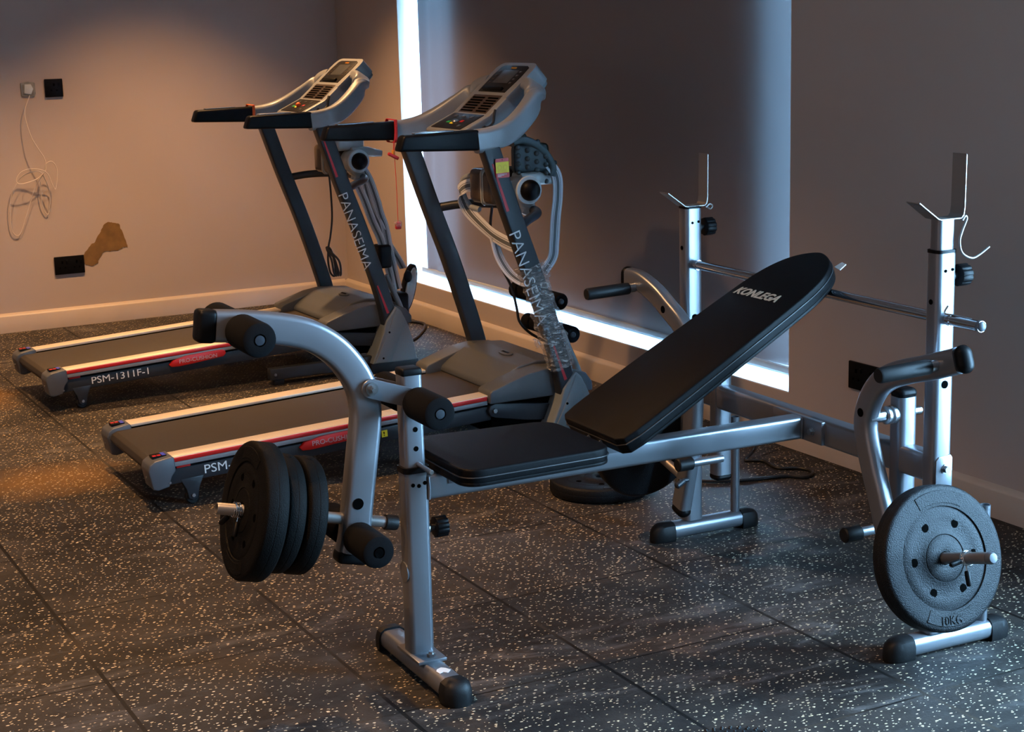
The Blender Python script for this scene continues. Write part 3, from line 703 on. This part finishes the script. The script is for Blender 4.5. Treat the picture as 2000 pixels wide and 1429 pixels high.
def hang_tag():
    e = empty('hang_tag', at_tm(TN, 1.217, -.352, .963), -.0105, 'red and yellow paper tag hanging on the nearer treadmill post', 'tag')
    m = Matrix.Rotation(R(-2), 4, 'Y')
    G().prism([(-.023, -.027), (-.021, -.030), (.022, -.031), (.0245, -.028), (.0235, .028), (.021, .031), (-.021, .031), (-.0235, .028)], -.0006, .0006, 'y', 0, 2, m).obj('card', 'red_plastic', e)
    G().box(-.0232, .0238, -.0012, -.0007, -.0145, .020, 0, 2, m).obj('yellow_panel', 'yellow_label', e)
    g = G()
    for k in range(3): g.box(-.017, .016-k*.010, -.0012, -.0007, -.0195-.0035*k, -.0180-.0035*k)
    g.obj('fine_print', 'bright_print', e)
    g = G()
    for cx in (-.010, .010):
        g.lathe([(.0062, 0), (.0070, 0), (.0070, .0005), (.0062, .0005)], (cx, -.0012, .003), (0, -1, 0), 16)
    for k in range(3): g.box(-.018, .018, -.0015, -.0011, -.0115+.0028*k, -.0108+.0028*k)
    g.obj('line_drawing', 'orange_print', e)
    G().cyl((0, -.0009, .0265), (0, -.0014, .0265), .0018, 12).obj('punch_hole', 'stop_dark', e)
hang_tag()
def safety_key(T, near):
    u = 1.128; sfx = 'red safety key cord with clip hanging from the far grip of the nearer treadmill' if near else 'orange safety cord looped around the far grip of the farther treadmill'
    e = empty('safety_key', at_tm(T, u, .32, 1.05), T.rotation_euler[2], sfx, 'safety key', 'treadmill safety keys'); mm = 'red_cord' if near else 'orange_cord'
    pts = [(.006, -.029, .043), (.0, .0, .0445), (-.002, .029, .042), (-.002, .0285, .0), (-.002, .027, -.031), (.0, 0, -.034), (.002, -.027, -.031), (.006, -.0285, .0), (.006, -.029, .043)]
    g = G(); g.sweep(spline(pts, 5), rrect(.012, .003, .0012, 2), [(1, 0, 0)]*41); g.obj('cord_loop', mm, e)
    if near:
        g = G(); g.tube([(-.004, -.0285, -.03), (-.006, -.028, -.06), (-.005, -.028, -.075)], .0018, 8); g.tube([(.0, -.029, -.03), (-.003, -.028, -.08), (.0, -.028, -.20), (.0, -.028, -.312)], .0012, 8); g.obj('cord', mm, e)
        G().box(-.024, .020, -.034, -.022, -.006, .006, .004, 3, Matrix.Translation((-.006, 0, -.082)) @ Matrix.Rotation(R(28), 4, 'Y')).obj('clip', 'red_plastic', e)
        G().box(-.004, .004, -.033, -.023, -.012, .006, .002, 2, Matrix.Translation((-.008, 0, -.066))).obj('clip_buckle', 'orange_print', e)
        G().box(-.011, .011, -.035, -.021, -.338, -.312, .004).obj('key', 'red_plastic', e)
        g = G(); g.box(-.013, .014, -.037, -.019, -.330, -.309, .006); g.obj('key_bag', 'clear_wrap', e, 'clear plastic bag over the key')
safety_key(TN, True); safety_key(TF, False)

# ------------------------------------------------------------------ weight bench
BX, BY, BT = 1.43, 3.21, R(-1.66)
B = empty('weight_bench', (BX, BY, 0), BT, 'silver framed weight bench with black pads and barbell rack in the foreground', 'weight bench')
def stadium_cap(g, axis, base, tip, cross, half, h):
    """rounded black end cap of a floor foot: full section at the base, domed towards the tip"""
    L = tip-base; t = bmesh.new(); rings = []; n = 9
    for k in range(n+1):
        q = max(0, (k-1)/(n-1)); cq = math.cos(q*math.pi/2)
        x = base if k == 0 else base+L*(.36+.64*math.sin(q*math.pi/2))
        w_ = half*(.06+.94*max(cq, 0)**.85); hh = h*(.30+.70*max(cq, 0)**.75)
        sec = [(-w_*.90, .0), (-w_, .006), (-w_, hh*.55), (-w_*.86, hh*.86), (-w_*.5, hh), (0, hh*1.02), (w_*.5, hh), (w_*.86, hh*.86), (w_, hh*.55), (w_, .006), (w_*.90, .0)]
        rings.append([t.verts.new((x, cross+a, b) if axis == 'u' else (cross+a, x, b)) for a, b in sec])
    m = len(rings[0])
    for a, b in zip(rings, rings[1:]):
        for i in range(m): t.faces.new((a[i], a[(i+1) % m], b[(i+1) % m], b[i]))
    t.faces.new(rings[0]); t.faces.new(rings[-1]); bmesh.ops.recalc_face_normals(t, faces=t.faces[:]); g._add(t)
# front foot
ff = G(); ff.sweep([(0.01, -.185, .028), (.01, .165, .028)], rrect(.044, .060, .018), (0, 0, 1)); ff = ff.obj('front_foot', 'silver_paint', B)
for base, tip in ((-.178, -.226), (.16, .205)):
    g = G(); stadium_cap(g, 'v', base, tip, .01, .034, .054); g.obj('end_cap', 'black_rubber', ff)
g = G(); g.prism([(-.024, -.002), (.044, -.002), (.044, .006), (-.024, .006)], -.075, .05, 'y', .002, 2, Matrix.Translation((0, 0, .0495))); g.obj('base_plate', 'silver_paint', ff)
g = G(); g.cyl((.016, -.052, .055), (.016, -.052, .062), .010, 6); g.cyl((.016, -.052, .06), (.016, -.052, .067), .006, 10); g.obj('bolt', 'steel', ff)
bm = bmesh.new(); rr = [(.000, -.118), (.012, -.112), (.020, -.120), (.026, -.134), (.014, -.146), (.006, -.138), (-.004, -.142), (-.006, -.128)]
g = G(); g.prism(rr, .0500, .0508, 'z'); g.obj('torn_sticker', 'bright_print', ff, 'torn white sticker remnant'); bm.free()
# front post: outer sleeve and sliding inner tube
fp = G(); fp.sweep([(.010, 0, .052), (.012, 0, .476)], rrect(.050, .056, .011), (0, 1, 0)); fp = fp.obj('front_post', 'silver_paint', B)
G().sweep([(.012, 0, .468), (.012, 0, .481)], rrect(.056, .062, .013), (0, 1, 0)).obj('collar', 'black_plastic', fp)
ip = G(); ip.sweep([(.011, 0, .44), (.010, 0, .684)], rrect(.043, .048, .009), (0, 1, 0)); ip = ip.obj('inner_post', 'silver_paint', B)
G().box(-.014, .034, -.0225, .0225, .682, .700, .006, 3).obj('end_cap', 'black_plastic', ip)
pieces('pin_hole', 'stop_dark', ip, [lambda g, w_=w_: g.cyl((.012, -.0205, w_), (.012, -.0222, w_), .0058, 16) for w_ in (.565, .522)])
G().cyl((.016, -.02, .487), (.020, -.085, .482), .0055, 12, .001).obj('height_pin', 'steel', ip)
pieces('pin_hole', 'stop_dark', fp, [lambda g, a=a, b=b: g.cyl((a+.004, -.0245, b), (a+.004, -.0262, b), .0045, 14) for a, b in ((-.004, .442), (.010, .439), (.024, .444))])
G().lathe([(0, 0), (.0225, 0), (.0225, .0025), (0, .003)], (-.017, 0, .241), (-1, 0, 0), 28).obj('tube_plug', 'silver_paint', fp)
def knob(base, u0, v, w_, parent):
    k = G(); k.lathe([(0, 0), (.012, 0), (.011, .006), (.007, .010), (.006, .02), (0, .02)], (u0, v, w_), (1, 0, 0), 16); k.obj('knob_stem', 'steel', parent)
    g = G(); n = 10; pts = []
    for i in range(n*4):
        a = 2*math.pi*i/(n*4); r = .0245-.0022*(1 if i % 4 in (0,) else 0); pts.append((v+r*math.cos(a), w_+r*math.sin(a)))
    g.prism(pts, u0+.017, u0+.045, 'x', .003, 2); g.obj('adjusting_knob', 'black_plastic', parent)
knob(0, .040, 0, .332, fp)
# main beam
mb = G(); mb.sweep([(.036, 0, .431), (1.035, 0, .431)], rrect(.050, .056, .009), (0, 1, 0)); mb = mb.obj('main_beam', 'silver_paint', B)
g = G()
for u_ in (.083, .101): g.box(u_, u_+.006, -.0275, .0275, .435, .462, .002)
g.box(.083, .107, -.0275, -.0245, .434, .462, .001); g.box(.083, .107, .0245, .0275, .434, .462, .001); g.obj('seat_bracket', 'silver_paint', mb)
g = G(); g.tube([(.037, -.0255, .405), (.038, -.0262, .43), (.037, -.0255, .457)], .003, 8); g.tube([(1.031, -.0255, .405), (1.030, -.0262, .43), (1.031, -.0255, .457)], .003, 8); g.obj('weld_bead', 'silver_paint', mb)
# crossbeam and bolt plate
cb = G(); cb.sweep([(1.067, -.455, .430), (1.067, .515, .430)], rrect(.064, .046, .010), (0, 0, 1)); cb = cb.obj('crossbeam', 'silver_paint', B)
pl = G(); pl.box(1.033, 1.047, -.10, .10, .402, .460, .003); pl.obj('bolt_plate', 'silver_paint', cb)
pieces('bolt', 'steel', cb, [lambda g, v=v: g.lathe([(.011, 0), (.011, .002), (.008, .002), (.008, .009), (0, .009)], (1.033, v, .430), (-1, 0, 0), 6) for v in (-.062, .062)])
# rack uprights
for near, vc, top, ext in ((True, -.472, .915, .070), (False, .533, .922, .003)):
    u0 = 1.067
    up = G(); up.sweep([(u0, vc, .050), (u0, vc, top)], rrect(.042, .052, .011), (0, 1, 0)); up = up.obj('rack_upright', 'silver_paint', B)
    G().sweep([(u0, vc, top-.004), (u0, vc, top+.003)], rrect(.044, .054, .011), (0, 1, 0)).obj('collar', 'black_plastic', up)
    it = G(); it.sweep([(u0, vc, top-.05), (u0, vc, top+ext)], rrect(.034, .044, .008), (0, 1, 0)); it = it.obj('inner_upright', 'silver_paint', B)
    b0 = top+ext
    cr = G(); pr = [(.985, b0+.038), (.996, b0+.030), (1.038, b0+.0), (1.045, b0-.002), (1.100, b0-.002), (1.108, b0+.004), (1.1105, b0+.02), (1.112, b0+.134)]
    th = .0028; poly = pr+[(a+th*.3, b+th) if i < 3 else (a-th, b+th) if i > 4 else (a, b+th) for i, (a, b) in reversed(list(enumerate(pr)))]
    cr.prism(poly, vc-.022, vc+.022, 'y', .0006, 1); cr.obj('bar_cradle', 'peg_steel', it)
    pieces('pin_hole', 'stop_dark', up, [lambda g, du=du, dw=dw: g.cyl((u0+du, vc-.0205, top+dw), (u0+du, vc-.0222, top+dw), .0036, 12) for du, dw in ((-.006, -.042), (.013, -.040))]+[lambda g: g.cyl((u0-.0255, vc, top-.11), (u0-.0272, vc, top-.11), .006, 12)])
    knob(0, u0+.026, vc, top-.058, up)
    hk = G()
    if near: hk.tube([(1.104, vc-.02, b0-.006), (1.112, vc-.02, b0+.003), (1.116, vc-.02, b0-.004), (1.103, vc-.022, b0-.028), (1.094, vc-.025, b0-.05), (1.100, vc-.027, b0-.075), (1.124, vc-.03, b0-.088), (1.145, vc-.032, b0-.081), (1.168, vc-.035, b0-.066)], .0026, 10, smooth=6)
    else: hk.tube([(1.104, vc-.02, b0-.006), (1.116, vc-.02, b0+.002), (1.126, vc-.018, b0-.004), (1.120, vc-.016, b0-.012), (1.112, vc-.01, b0-.006)], .0026, 10, smooth=6)
    hk.obj('wire_hook', 'peg_steel', it)
    # bolt tab where the crossbeam is fixed to the upright
    tb = G(); tb.prism([(u0-.020, .372), (u0+.0255, .370), (u0+.0255, .456), (u0+.020, .463), (u0-.012, .461), (u0-.020, .452)], vc-.0235, vc-.0205, 'y', .001); tb.obj('bolt_tab', 'silver_paint', up)
    g = G(); g.lathe([(.012, 0), (.012, .002), (.0085, .002), (.0085, .010), (0, .010)], (u0+.006, vc-.0235, .432), (0, -1, 0), 6); g.obj('bolt', 'steel', up)
    G().cyl((u0+.0, vc-.0205, .623), (u0+.0, vc-.0222, .623), .009, 16).obj('slot_hole', 'stop_dark', up)
    # floor foot, end caps, plate storage peg
    ft = G(); ft.sweep([(.985, vc, .027), (1.235, vc, .027)], rrect(.050, .044, .017), (0, 1, 0)); ft = ft.obj('rear_foot', 'silver_paint', B)
    for base, tip in ((1.0, .935), (1.222, 1.285)):
        g = G(); stadium_cap(g, 'u', base, tip, vc, .0275, .052); g.obj('end_cap', 'black_rubber', ft)
    sg = G(); sg.lathe([(.0125, 0), (.0125, .285), (.0105, .285), (.0105, .02), (0, .02)], (1.212, vc, .038), (0, 0, 1), 20); sg.obj('storage_peg', 'silver_paint', ft)
# chrome bar through the uprights that carries the backrest
pb = G(); pb.lathe([(0, .002), (.012, .002), (.012, 1.148), (0, 1.148)], (1.067, -.605, .768), (0, 1, 0), 24); pb = pb.obj('support_bar', 'chrome', B)
G().lathe([(0, -.004), (.006, -.003), (.0105, .0), (.0125, .004), (.0125, .010), (.012, .010)], (1.067, -.605, .768), (0, 1, 0), 24).obj('bar_end_cap', 'cap_plastic', pb)
g = G(); g.lathe([(.0135, 0), (.0135, .012), (.012, .012), (.012, 0)], (1.067, -.512, .768), (0, 1, 0), 24); g.lathe([(.0135, 0), (.0135, .012), (.012, .012), (.012, 0)], (1.067, .490, .768), (0, 1, 0), 24)
g.tube([(1.060, -.505, .80), (1.055, -.50, .784), (1.062, -.520, .781), (1.070, -.565, .779), (1.066, -.575, .776)], .0022, 8, smooth=4); g.obj('spring_clip', 'chrome', pb)
# leg curl arm
la = G(); la.sweep(spline([(-.413, 0, .835), (-.334, 0, .825), (-.254, 0, .809), (-.202, 0, .789), (-.157, 0, .756), (-.122, 0, .713), (-.102, 0, .672), (-.094, 0, .63), (-.095, 0, .59), (-.104, 0, .53), (-.120, 0, .425), (-.132, 0, .345), (-.141, 0, .308)], 6), rrect(.046, .066, .013), (0, 1, 0)); la = la.obj('leg_curl_arm', 'silver_paint', B)
mcap = Matrix.Translation((-.432, 0, .837)) @ Matrix.Rotation(R(7), 4, 'Y')
G().box(-.019, .022, -.024, .024, -.034, .034, .010, 3, mcap).obj('end_cap', 'black_plastic', la)
G().box(-.034, .034, -.024, .024, -.016, .014, .010, 3, Matrix.Translation((-.143, 0, .300)) @ Matrix.Rotation(R(14), 4, 'Y')).obj('end_cap', 'black_plastic', la)
g = G(); g.cyl((-.128, -.0225, .420), (-.128, -.0242, .420), .0125, 20); g.obj('tube_hole', 'stop_dark', la)
g = G(); g.lathe([(.014, 0), (.014, .003), (0, .003)], (-.089, -.034, .669), (0, -1, 0), 20); g.lathe([(.009, .003), (.009, .010), (.006, .010), (.006, .015), (0, .015)], (-.089, -.034, .669), (0, -1, 0), 6); g.obj('pivot_bolt', 'steel', la)
for s in (-1, 1):
    pts = []; ax, aw, bx, bw = -.089, .669, .005, .637; d = math.atan2(bw-aw, bx-ax)
    for i in range(9): a = d+R(90)+R(180)*i/8; pts.append((ax+.021*math.cos(a), aw+.021*math.sin(a)))
    for i in range(9): a = d-R(90)+R(180)*i/8; pts.append((bx+.021*math.cos(a), bw+.021*math.sin(a)))
    G().prism(pts, s*.0285-.003, s*.0285+.003, 'y', .0008, 1).obj('pivot_plate', 'silver_paint', B)
def foam(u_, w_, v0, v1, r, cap):
    s = 1 if v1 > v0 else -1; l = abs(v1-v0)
    f = G(); f.lathe([(.012, .002), (r-.008, 0), (r-.002, .003), (r, .010), (r, l-.010), (r-.002, l-.003), (r-.008, l), (.013, l), (.013, l-.004), (0, l-.004)], (u_, v0, w_), (0, s, 0), 32); f = f.obj('foam_roller', 'black_foam', B)
    G().lathe([(0, 0), (.010, 0), (.010, .004), (0, .005)], (u_, v1-s*.0035, w_), (0, s, 0), 20).obj('rod_end', cap, f)
for u_, w_, r, v0, v1, cap in ((-.364, .823, .036, .025, .150, 'dark_metal'), (.012, .627, .036, .034, .160, 'charcoal_paint'), (-.134, .347, .036, .025, .150, 'stop_dark')):
    foam(u_, w_, -v0, -v1, r, cap); foam(u_, w_, v0, v1, r, cap)
    G().cyl((u_, -.035, w_), (u_, .035, w_), .011, 16).obj('roller_rod', 'steel', B)
# plate peg on the leg curl arm
pa0 = Vector((-.040, 0, .358)); pdir = Vector((-.9722, 0, .2343)); PK = lambda d: pa0+pdir*d
pk = G(); pk.lathe([(0, 0), (.0125, 0), (.0125, .401), (.011, .403), (.0095, .403), (.0095, .38), (0, .38)], pa0, pdir, 24); pk = pk.obj('plate_peg', 'peg_steel', B)
G().lathe([(.0, 0), (.016, 0), (.017, .004), (.017, .028), (.0125, .030)], PK(-.008), pdir, 20).obj('rubber_stop', 'black_rubber', pk)
# seat and backrest
def slab(outline, h0, h1, bev):
    g = G(); g.prism(outline, h0, h1, 'z', bev, 4); return g
def smooth_outline(pts, n=5):
    P = [Vector((a, b, 0)) for a, b in pts]; Q = spline(P+[P[0]], n)[:-1]; return [(q.x, q.y) for q in Q]
so_ = rounded([(.062, -.165), (.432, -.152), (.432, .152), (.062, .178)], [.05, .05, .06, .07])
st = slab(so_, .462, .496, .012).obj('seat', 'vinyl', B)
slab(so_, .458, .466, .002).obj('seat_base', 'black_plastic', st)
sm = G(); q_ = [(a, b, .478) for a, b in rounded([(.0605, -.1665), (.4335, -.1535), (.4335, .1535), (.0605, .1795)], [.05, .05, .06, .07])]
sm.tube(q_+[q_[0]], .0016, 6, caps=False); sm.obj('piping', 'vinyl_seam', st)
be = Vector((.878, 0, .479)); bn = Vector((-.479, 0, .878)); bo = Vector((.457, .010, .4995))
BMx = Matrix(((be.x, 0, bn.x, bo.x), (0, 1, 0, bo.y), (be.z, 0, bn.z, bo.z), (0, 0, 0, 1)))
L_ = .740
def back_out(k=0):
    half = [(0.0, .146), (.1, .147), (.25, .144), (.4, .138), (.5, .134), (.57, .130), (.615, .124), (.655, .112), (.69, .092), (.715, .066), (.732, .034)]
    pts = [(a, -b-k) for a, b in half]+[(L_+k, 0)]+[(a, b+k) for a, b in reversed(half)]
    q = spline([Vector((a, b, 0)) for a, b in pts], 4); q = [(v.x, v.y) for v in q]
    lo = rounded([(-k, .146+k), (-k, -.146-k)], [0, 0]) if False else None
    return [(-k+.0, -.118), (-k+.012, -.140)]+[p for p in q if p[0] > .03]+[(-k+.012, .140), (-k, .118)]
bk = G(); bk.prism(back_out(), -.036, 0, 'z', .012, 4, BMx); bk = bk.obj('backrest', 'vinyl', B)
G().prism([(a*.995+.002, b*.985) for a, b in back_out()], -.043, -.034, 'z', .002, 2, BMx).obj('back_board', 'black_plastic', bk)
q_ = [BMx @ Vector((a, b, -.016)) for a, b in back_out(.0012)]
G().tube(q_+[q_[0]], .0016, 6, caps=False).obj('piping', 'vinyl_seam', bk)
text('brand_lettering', 'KONLEGA', .175, .027, BMx @ Vector((.536, .111, .0004)), BMx.to_3x3() @ Vector((0, -1, 0)), BMx.to_3x3() @ Vector((1, 0, 0)), 'silver_print', bk, bold=.03, shear=.28)
G().prism([(.735, -.040), (.756, -.046), (.752, -.066), (.728, -.070)], -.036, -.034, 'z', 0, 1, BMx).obj('care_tag', 'bright_print', bk, 'small white fabric tag')
g = G(); g.prism([(.455, .445), (.52, .445), (.535, .52), (.50, .505), (.462, .478)], -.030, -.026, 'y', .001); g.prism([(.455, .445), (.52, .445), (.535, .52), (.50, .505), (.462, .478)], .026, .030, 'y', .001); g.obj('hinge_bracket', 'silver_paint', B)
# pivot hubs on the crossbeam and butterfly arms
for near in (True, False):
    s = -1 if near else 1; vh = -.357 if near else .387
    hb = G(); hb.sweep([(1.067, vh, .215), (1.067, vh, .572)], rrect(.046, .050, .014), (0, 1, 0)); hb = hb.obj('pivot_hub', 'silver_paint', B)
    G().box(1.042, 1.092, vh-.023, vh+.023, .568, .592, .012, 4).obj('end_cap', 'black_plastic', hb); G().box(1.042, 1.092, vh-.023, vh+.023, .198, .218, .010, 3).obj('end_cap', 'black_plastic', hb)
    g = G(); g.lathe([(.019, 0), (.021, .004), (.021, .012), (.018, .014), (.0, .014)], (1.043, vh, .533), (-1, 0, 0), 20); g.obj('axle_bushing', 'steel', hb); g = G(); g.cyl((1.09, vh, .533), (1.118, vh, .533), .010, 16, .003); g.obj('axle_nut', 'steel', hb); g = G(); g.lathe([(.0, .014), (.019, .018), (.021, .022), (.021, .028), (.014, .030), (.014, .075), (0, .075)], (1.043, vh, .533), (-1, 0, 0), 20); g.obj('pivot_axle', 'steel', hb)
    vs = vh-s*.018; sr = G(); sr.cyl((1.060, vs, .262), (.955, vs, .262), .011, 16); sr.obj('stop_rod', 'silver_paint', hb)
    G().cyl((.965, vs, .262), (.918, vs, .262), .018, 20, .003).obj('rubber_stop', 'black_rubber', hb)
    if near: pth = [(-.66+.015, .714), (-.56, .685), (-.462, .655), (-.405, .628), (-.368, .592), (-.345, .545), (-.342, .50), (-.363, .433), (-.400, .345), (-.440, .235), (-.466, .165)]
    else: pth = [(.70, .716), (.64, .714), (.56, .69), (.495, .658), (.43, .622), (.392, .575), (.374, .52), (.374, .44), (.382, .35), (.402, .25), (.437, .125)]
    am = G(); am.sweep(spline([(.975, a, b) for a, b in pth], 6), rrect(.038, .056, .013), (1, 0, 0)); am = am.obj('butterfly_arm', 'silver_paint', B)
    def capbox(p, q, nm='end_cap'):
        d = (Vector(p)-Vector(q)).normalized(); ang = math.atan2(d.y, d.x)
        m = Matrix.Translation((.975, p[0], p[1])) @ Matrix.Rotation(ang, 4, 'X')
        G().box(-.0205, .0205, -.006, .028, -.030, .030, .0195, 6, m).obj(nm, 'black_plastic', am)
    capbox(pth[0], pth[1]); capbox(pth[-1], pth[-2])
    vg, wg = pth[0][0]-s*.055, pth[0][1]-.018
    g = G(); g.cyl((.958, vg, wg), (.93, vg, wg-.001), .0125, 16); hb_ = g.obj('handle_rod', 'steel', am)
    G().lathe([(0, 0), (.012, 0), (.0155, .002), (.0165, .006), (.0165, .130), (.0145, .134), (0, .134)], (.94, vg, wg-.001), (-1, 0, -.03), 24).obj('hand_grip', 'black_rubber', am)
    g = G(); g.lathe([(0, 0), (.010, 0), (.010, .0015), (0, .0015)], (.9565, pth[3][0] if not near else pth[5][0], pth[3][1] if not near else pth[5][1]), (-1, 0, 0), 16); g.obj('tube_plug', 'stop_dark', am)
    pn = G(); pq = (-.395, .36) if near else (.378, .215); pn.cyl((.958, pq[0], pq[1]), (.93, pq[0], pq[1]), .006, 12); pn.cyl((.945, pq[0], pq[1]), (.918, pq[0]-.004, pq[1]-.012), .009, 14, .003)
    if not near: pn.obj('locking_pin', 'charcoal_paint', am)
    else: pn.bm.free()
    # plate peg: tilted up and out from the arm
    tl = R(16 if near else 14); ax = Vector((0, s*math.cos(tl), math.sin(tl)))
    p0 = Vector((.975, -.446, .229)) if near else Vector((.975, .415, .205))
    pg = G(); pg.lathe([(0, 0), (.0125, 0), (.0125, .322), (.0125, .322), (0, .322)], p0, ax, 24); pg.obj('plate_peg', 'peg_steel', am)
    G().lathe([(.0128, .312), (.0128, .322), (.010, .327), (0, .329)], p0, ax, 24).obj('peg_cap', 'cap_plastic', am)
    if near: NEARPEG = (p0, ax)
    else: FARPEG = (p0, ax)

# ------------------------------------------------------------------ weight plates
Bm = Matrix.Translation((BX, BY, 0)) @ Matrix.Rotation(BT, 4, 'Z')
def plate(pos, axis, up, r, th, label, holes=True, mark=None, m='plate_vinyl', oval=False):
    """pos = centre of the outer face, axis = direction the face looks; a thing of its own"""
    A = Vector(axis).normalized(); U = Vector(up); U = (U-A*U.dot(A)).normalized(); X = U.cross(A)
    e = bpy.data.objects.new('weight_plate', None); COL.objects.link(e); e.empty_display_size = .1
    tag(e, label, 'weight plate', 'black weight plates')
    e.matrix_world = Matrix(((X.x, U.x, A.x, pos[0]), (X.y, U.y, A.y, pos[1]), (X.z, U.z, A.z, pos[2]), (0, 0, 0, 1)))
    # outer face at z=0, body behind it
    b = .008; k = r/.158
    prof = [(.0145, -th), (r-b*1.5, -th), (r-b*.5, -th+b*.35), (r, -th+b), (r, -th/2-.0014), (r, -th/2-.0007), (r-.0006, -th/2), (r, -th/2+.0007), (r, -th/2+.0014), (r, -b), (r-b*.35, -b*.35), (r-b*1.1, -.001), (r-.02*k, 0), (.112*k, 0), (.1105*k, -.0035), (.109*k, -.0035), (.105*k, -.001), (.085*k, -.0038), (.062*k, -.0034), (.056*k, -.001), (.052*k, .0), (.0505*k, -.0018), (.049*k, 0), (.022*k, .0005), (.0145, -.001), (.0145, -th)]
    G().lathe(prof, (0, 0, 0), (0, 0, 1), 72).obj('disc', m, e, ang=50)
    if oval: G().ball((0, r-.0015, -th/2), 1, .020, .0035, .0125, 20).obj('oval_badge', m, e)
    if holes:
        pieces('bolt_hole', 'stop_dark', e, [lambda g, a=R(60*i+2): g.cyl((.080*k*math.cos(a), .080*k*math.sin(a), -.0085), (.080*k*math.cos(a), .080*k*math.sin(a), -.0035), .0095*k, 20) for i in range(6)])
        g = G(); g.lathe([(.0145, -.004), (.0190*k, .0006), (.0205*k, .0006), (.0205*k, -.002)], (0, 0, 0), (0, 0, 1), 32); g.obj('bore_rim', m, e)
        for a0 in (90, 270):                                   # raised label fields
            pts = [(.145*k*math.cos(R(a)), .145*k*math.sin(R(a))) for a in range(a0-27, a0+28, 3)]+[(.118*k*math.cos(R(a)), .118*k*math.sin(R(a))) for a in range(a0+27, a0-28, -3)]
            f = G().prism(pts, -.001, .0012, 'z', .0008, 1).obj('label_field', m, e)
            if a0 == 270 and mark: text('weight_marking', mark, .052, .019, (-.026, -.141*k, .0012), (1, 0, 0), (0, 1, 0), 'plate_vinyl', f, depth=.0016, bold=-.008)
    return e
p0, ax = NEARPEG; c = p0+ax*.176
a_w = (Bm.to_3x3() @ ax); upv = Bm.to_3x3() @ (Matrix.Rotation(R(-2), 3, 'Y') @ Vector((0, 0, 1)))
upv = Matrix.Rotation(R(-6), 3, a_w) @ upv
plate(Bm @ c, a_w, upv, .158, .050, 'black weight plate marked 10KG on the near arm of the bench rack', mark='10KG')
p0f, axf = FARPEG
plate(Bm @ (p0f+axf*.238), Bm.to_3x3() @ axf, (0, 0, 1), .155, .050, 'black weight plate hanging on the far arm peg, half behind the bench beam')
ax3 = Bm.to_3x3() @ pdir
plate(Bm @ PK(.348), ax3, (0, 0, 1), .147, .054, 'largest black weight plate on the leg curl peg, outermost of the three', m='plate_rubber')
plate(Bm @ PK(.292), ax3, (0, 0, 1), .126, .044, 'smaller black weight plate in the middle of the three on the leg curl peg', holes=False, m='plate_rubber', oval=True)
plate(Bm @ PK(.246), ax3, (0, 0, 1), .126, .046, 'smaller black weight plate innermost on the leg curl peg, beside the silver arm', holes=False, m='plate_rubber', oval=True)
plate((2.53, 4.235, .047), (0, 0, 1), (0, 1, 0), .155, .046, 'black weight plate lying flat on the floor beneath the bench beam')
def collar(p, ax, label, k):
    A = (Bm.to_3x3() @ Vector(ax)).normalized(); e = bpy.data.objects.new('spring_collar', None); COL.objects.link(e); e.empty_display_size = .05
    X = A.orthogonal().normalized(); X = (Vector((0, 0, -1))-A*A.dot(Vector((0, 0, -1)))).normalized(); Y = A.cross(X); P_ = Bm @ Vector(p)
    e.matrix_world = Matrix(((X.x, Y.x, A.x, P_.x), (X.y, Y.y, A.y, P_.y), (X.z, Y.z, A.z, P_.z), (0, 0, 0, 1))); tag(e, label, 'spring collar', 'wire spring collars')
    pts = [(.0152*math.cos(R(15*i)), .0152*math.sin(R(15*i)), .0045*i/24+.0008) for i in range(0, 80)]
    G().tube(pts, .0016, 8).obj('coil', 'chrome', e)
    for q, (a, zz) in enumerate(((k, .002), (k-75, .012))):
        d = Vector((math.cos(R(a)), math.sin(R(a)), .2)).normalized(); b0 = Vector((.0152*math.cos(R(a)), .0152*math.sin(R(a)), zz+.002))
        G().tube([b0, b0+d*.018], .0018, 8).obj('wire_end', 'chrome', e)
        G().lathe([(0, 0), (.005, 0), (.006, .003), (.006, .028), (.004, .032), (0, .032)], b0+d*.012, d, 14).obj('lever_grip', 'black_plastic', e)
collar(c+ax*.062, ax, 'wire spring collar with two black levers on the near peg holding the 10KG plate', -10)
collar(PK(.352), pdir, 'wire spring collar on the leg curl peg in front of the three stacked plates', 30)

# ------------------------------------------------------------------ on the floor
def floor_cable():
    pts = [(3.20, 4.35, .10), (3.16, 4.30, .03), (3.10, 4.27, .006), (3.112, 4.25, .006), (3.14, 4.22, .006), (3.125, 4.13, .006), (3.18, 4.09, .006), (3.185, 4.03, .006), (3.13, 3.995, .006), (3.085, 4.04, .006), (2.967, 4.07, .006), (2.86, 4.12, .006), (2.80, 4.22, .006), (2.86, 4.36, .006)]
    o = G().tube(pts, .0055, 8, smooth=6).obj('floor_cable', 'black_cord'); tag(o, 'black cable lying on the floor between the bench rack and the right wall', 'cable')
floor_cable()
def disc():
    e = empty('balance_disc', (1.778, 2.468, 0), 0, 'round black studded rubber disc on the floor at the bottom edge', 'balance disc')
    G().lathe([(0, 0), (.108, 0), (.118, .006), (.120, .012), (.115, .020), (.09, .027), (0, .030)], (0, 0, 0), (0, 0, 1), 56).obj('disc', 'black_rubber', e)
    g = G()
    for k, n in enumerate((40, 36, 30, 24, 18, 12, 6)):
        r = .112-.015*k; z = .0215 if k == 0 else .0245+.0007*k
        for i in range(n):
            a = 2*math.pi*(i+.5*(k % 2))/n; g.ball((r*math.cos(a), r*math.sin(a), z), .0036, seg=8)
    g.obj('studs', 'black_rubber', e, kind='stuff')
disc()
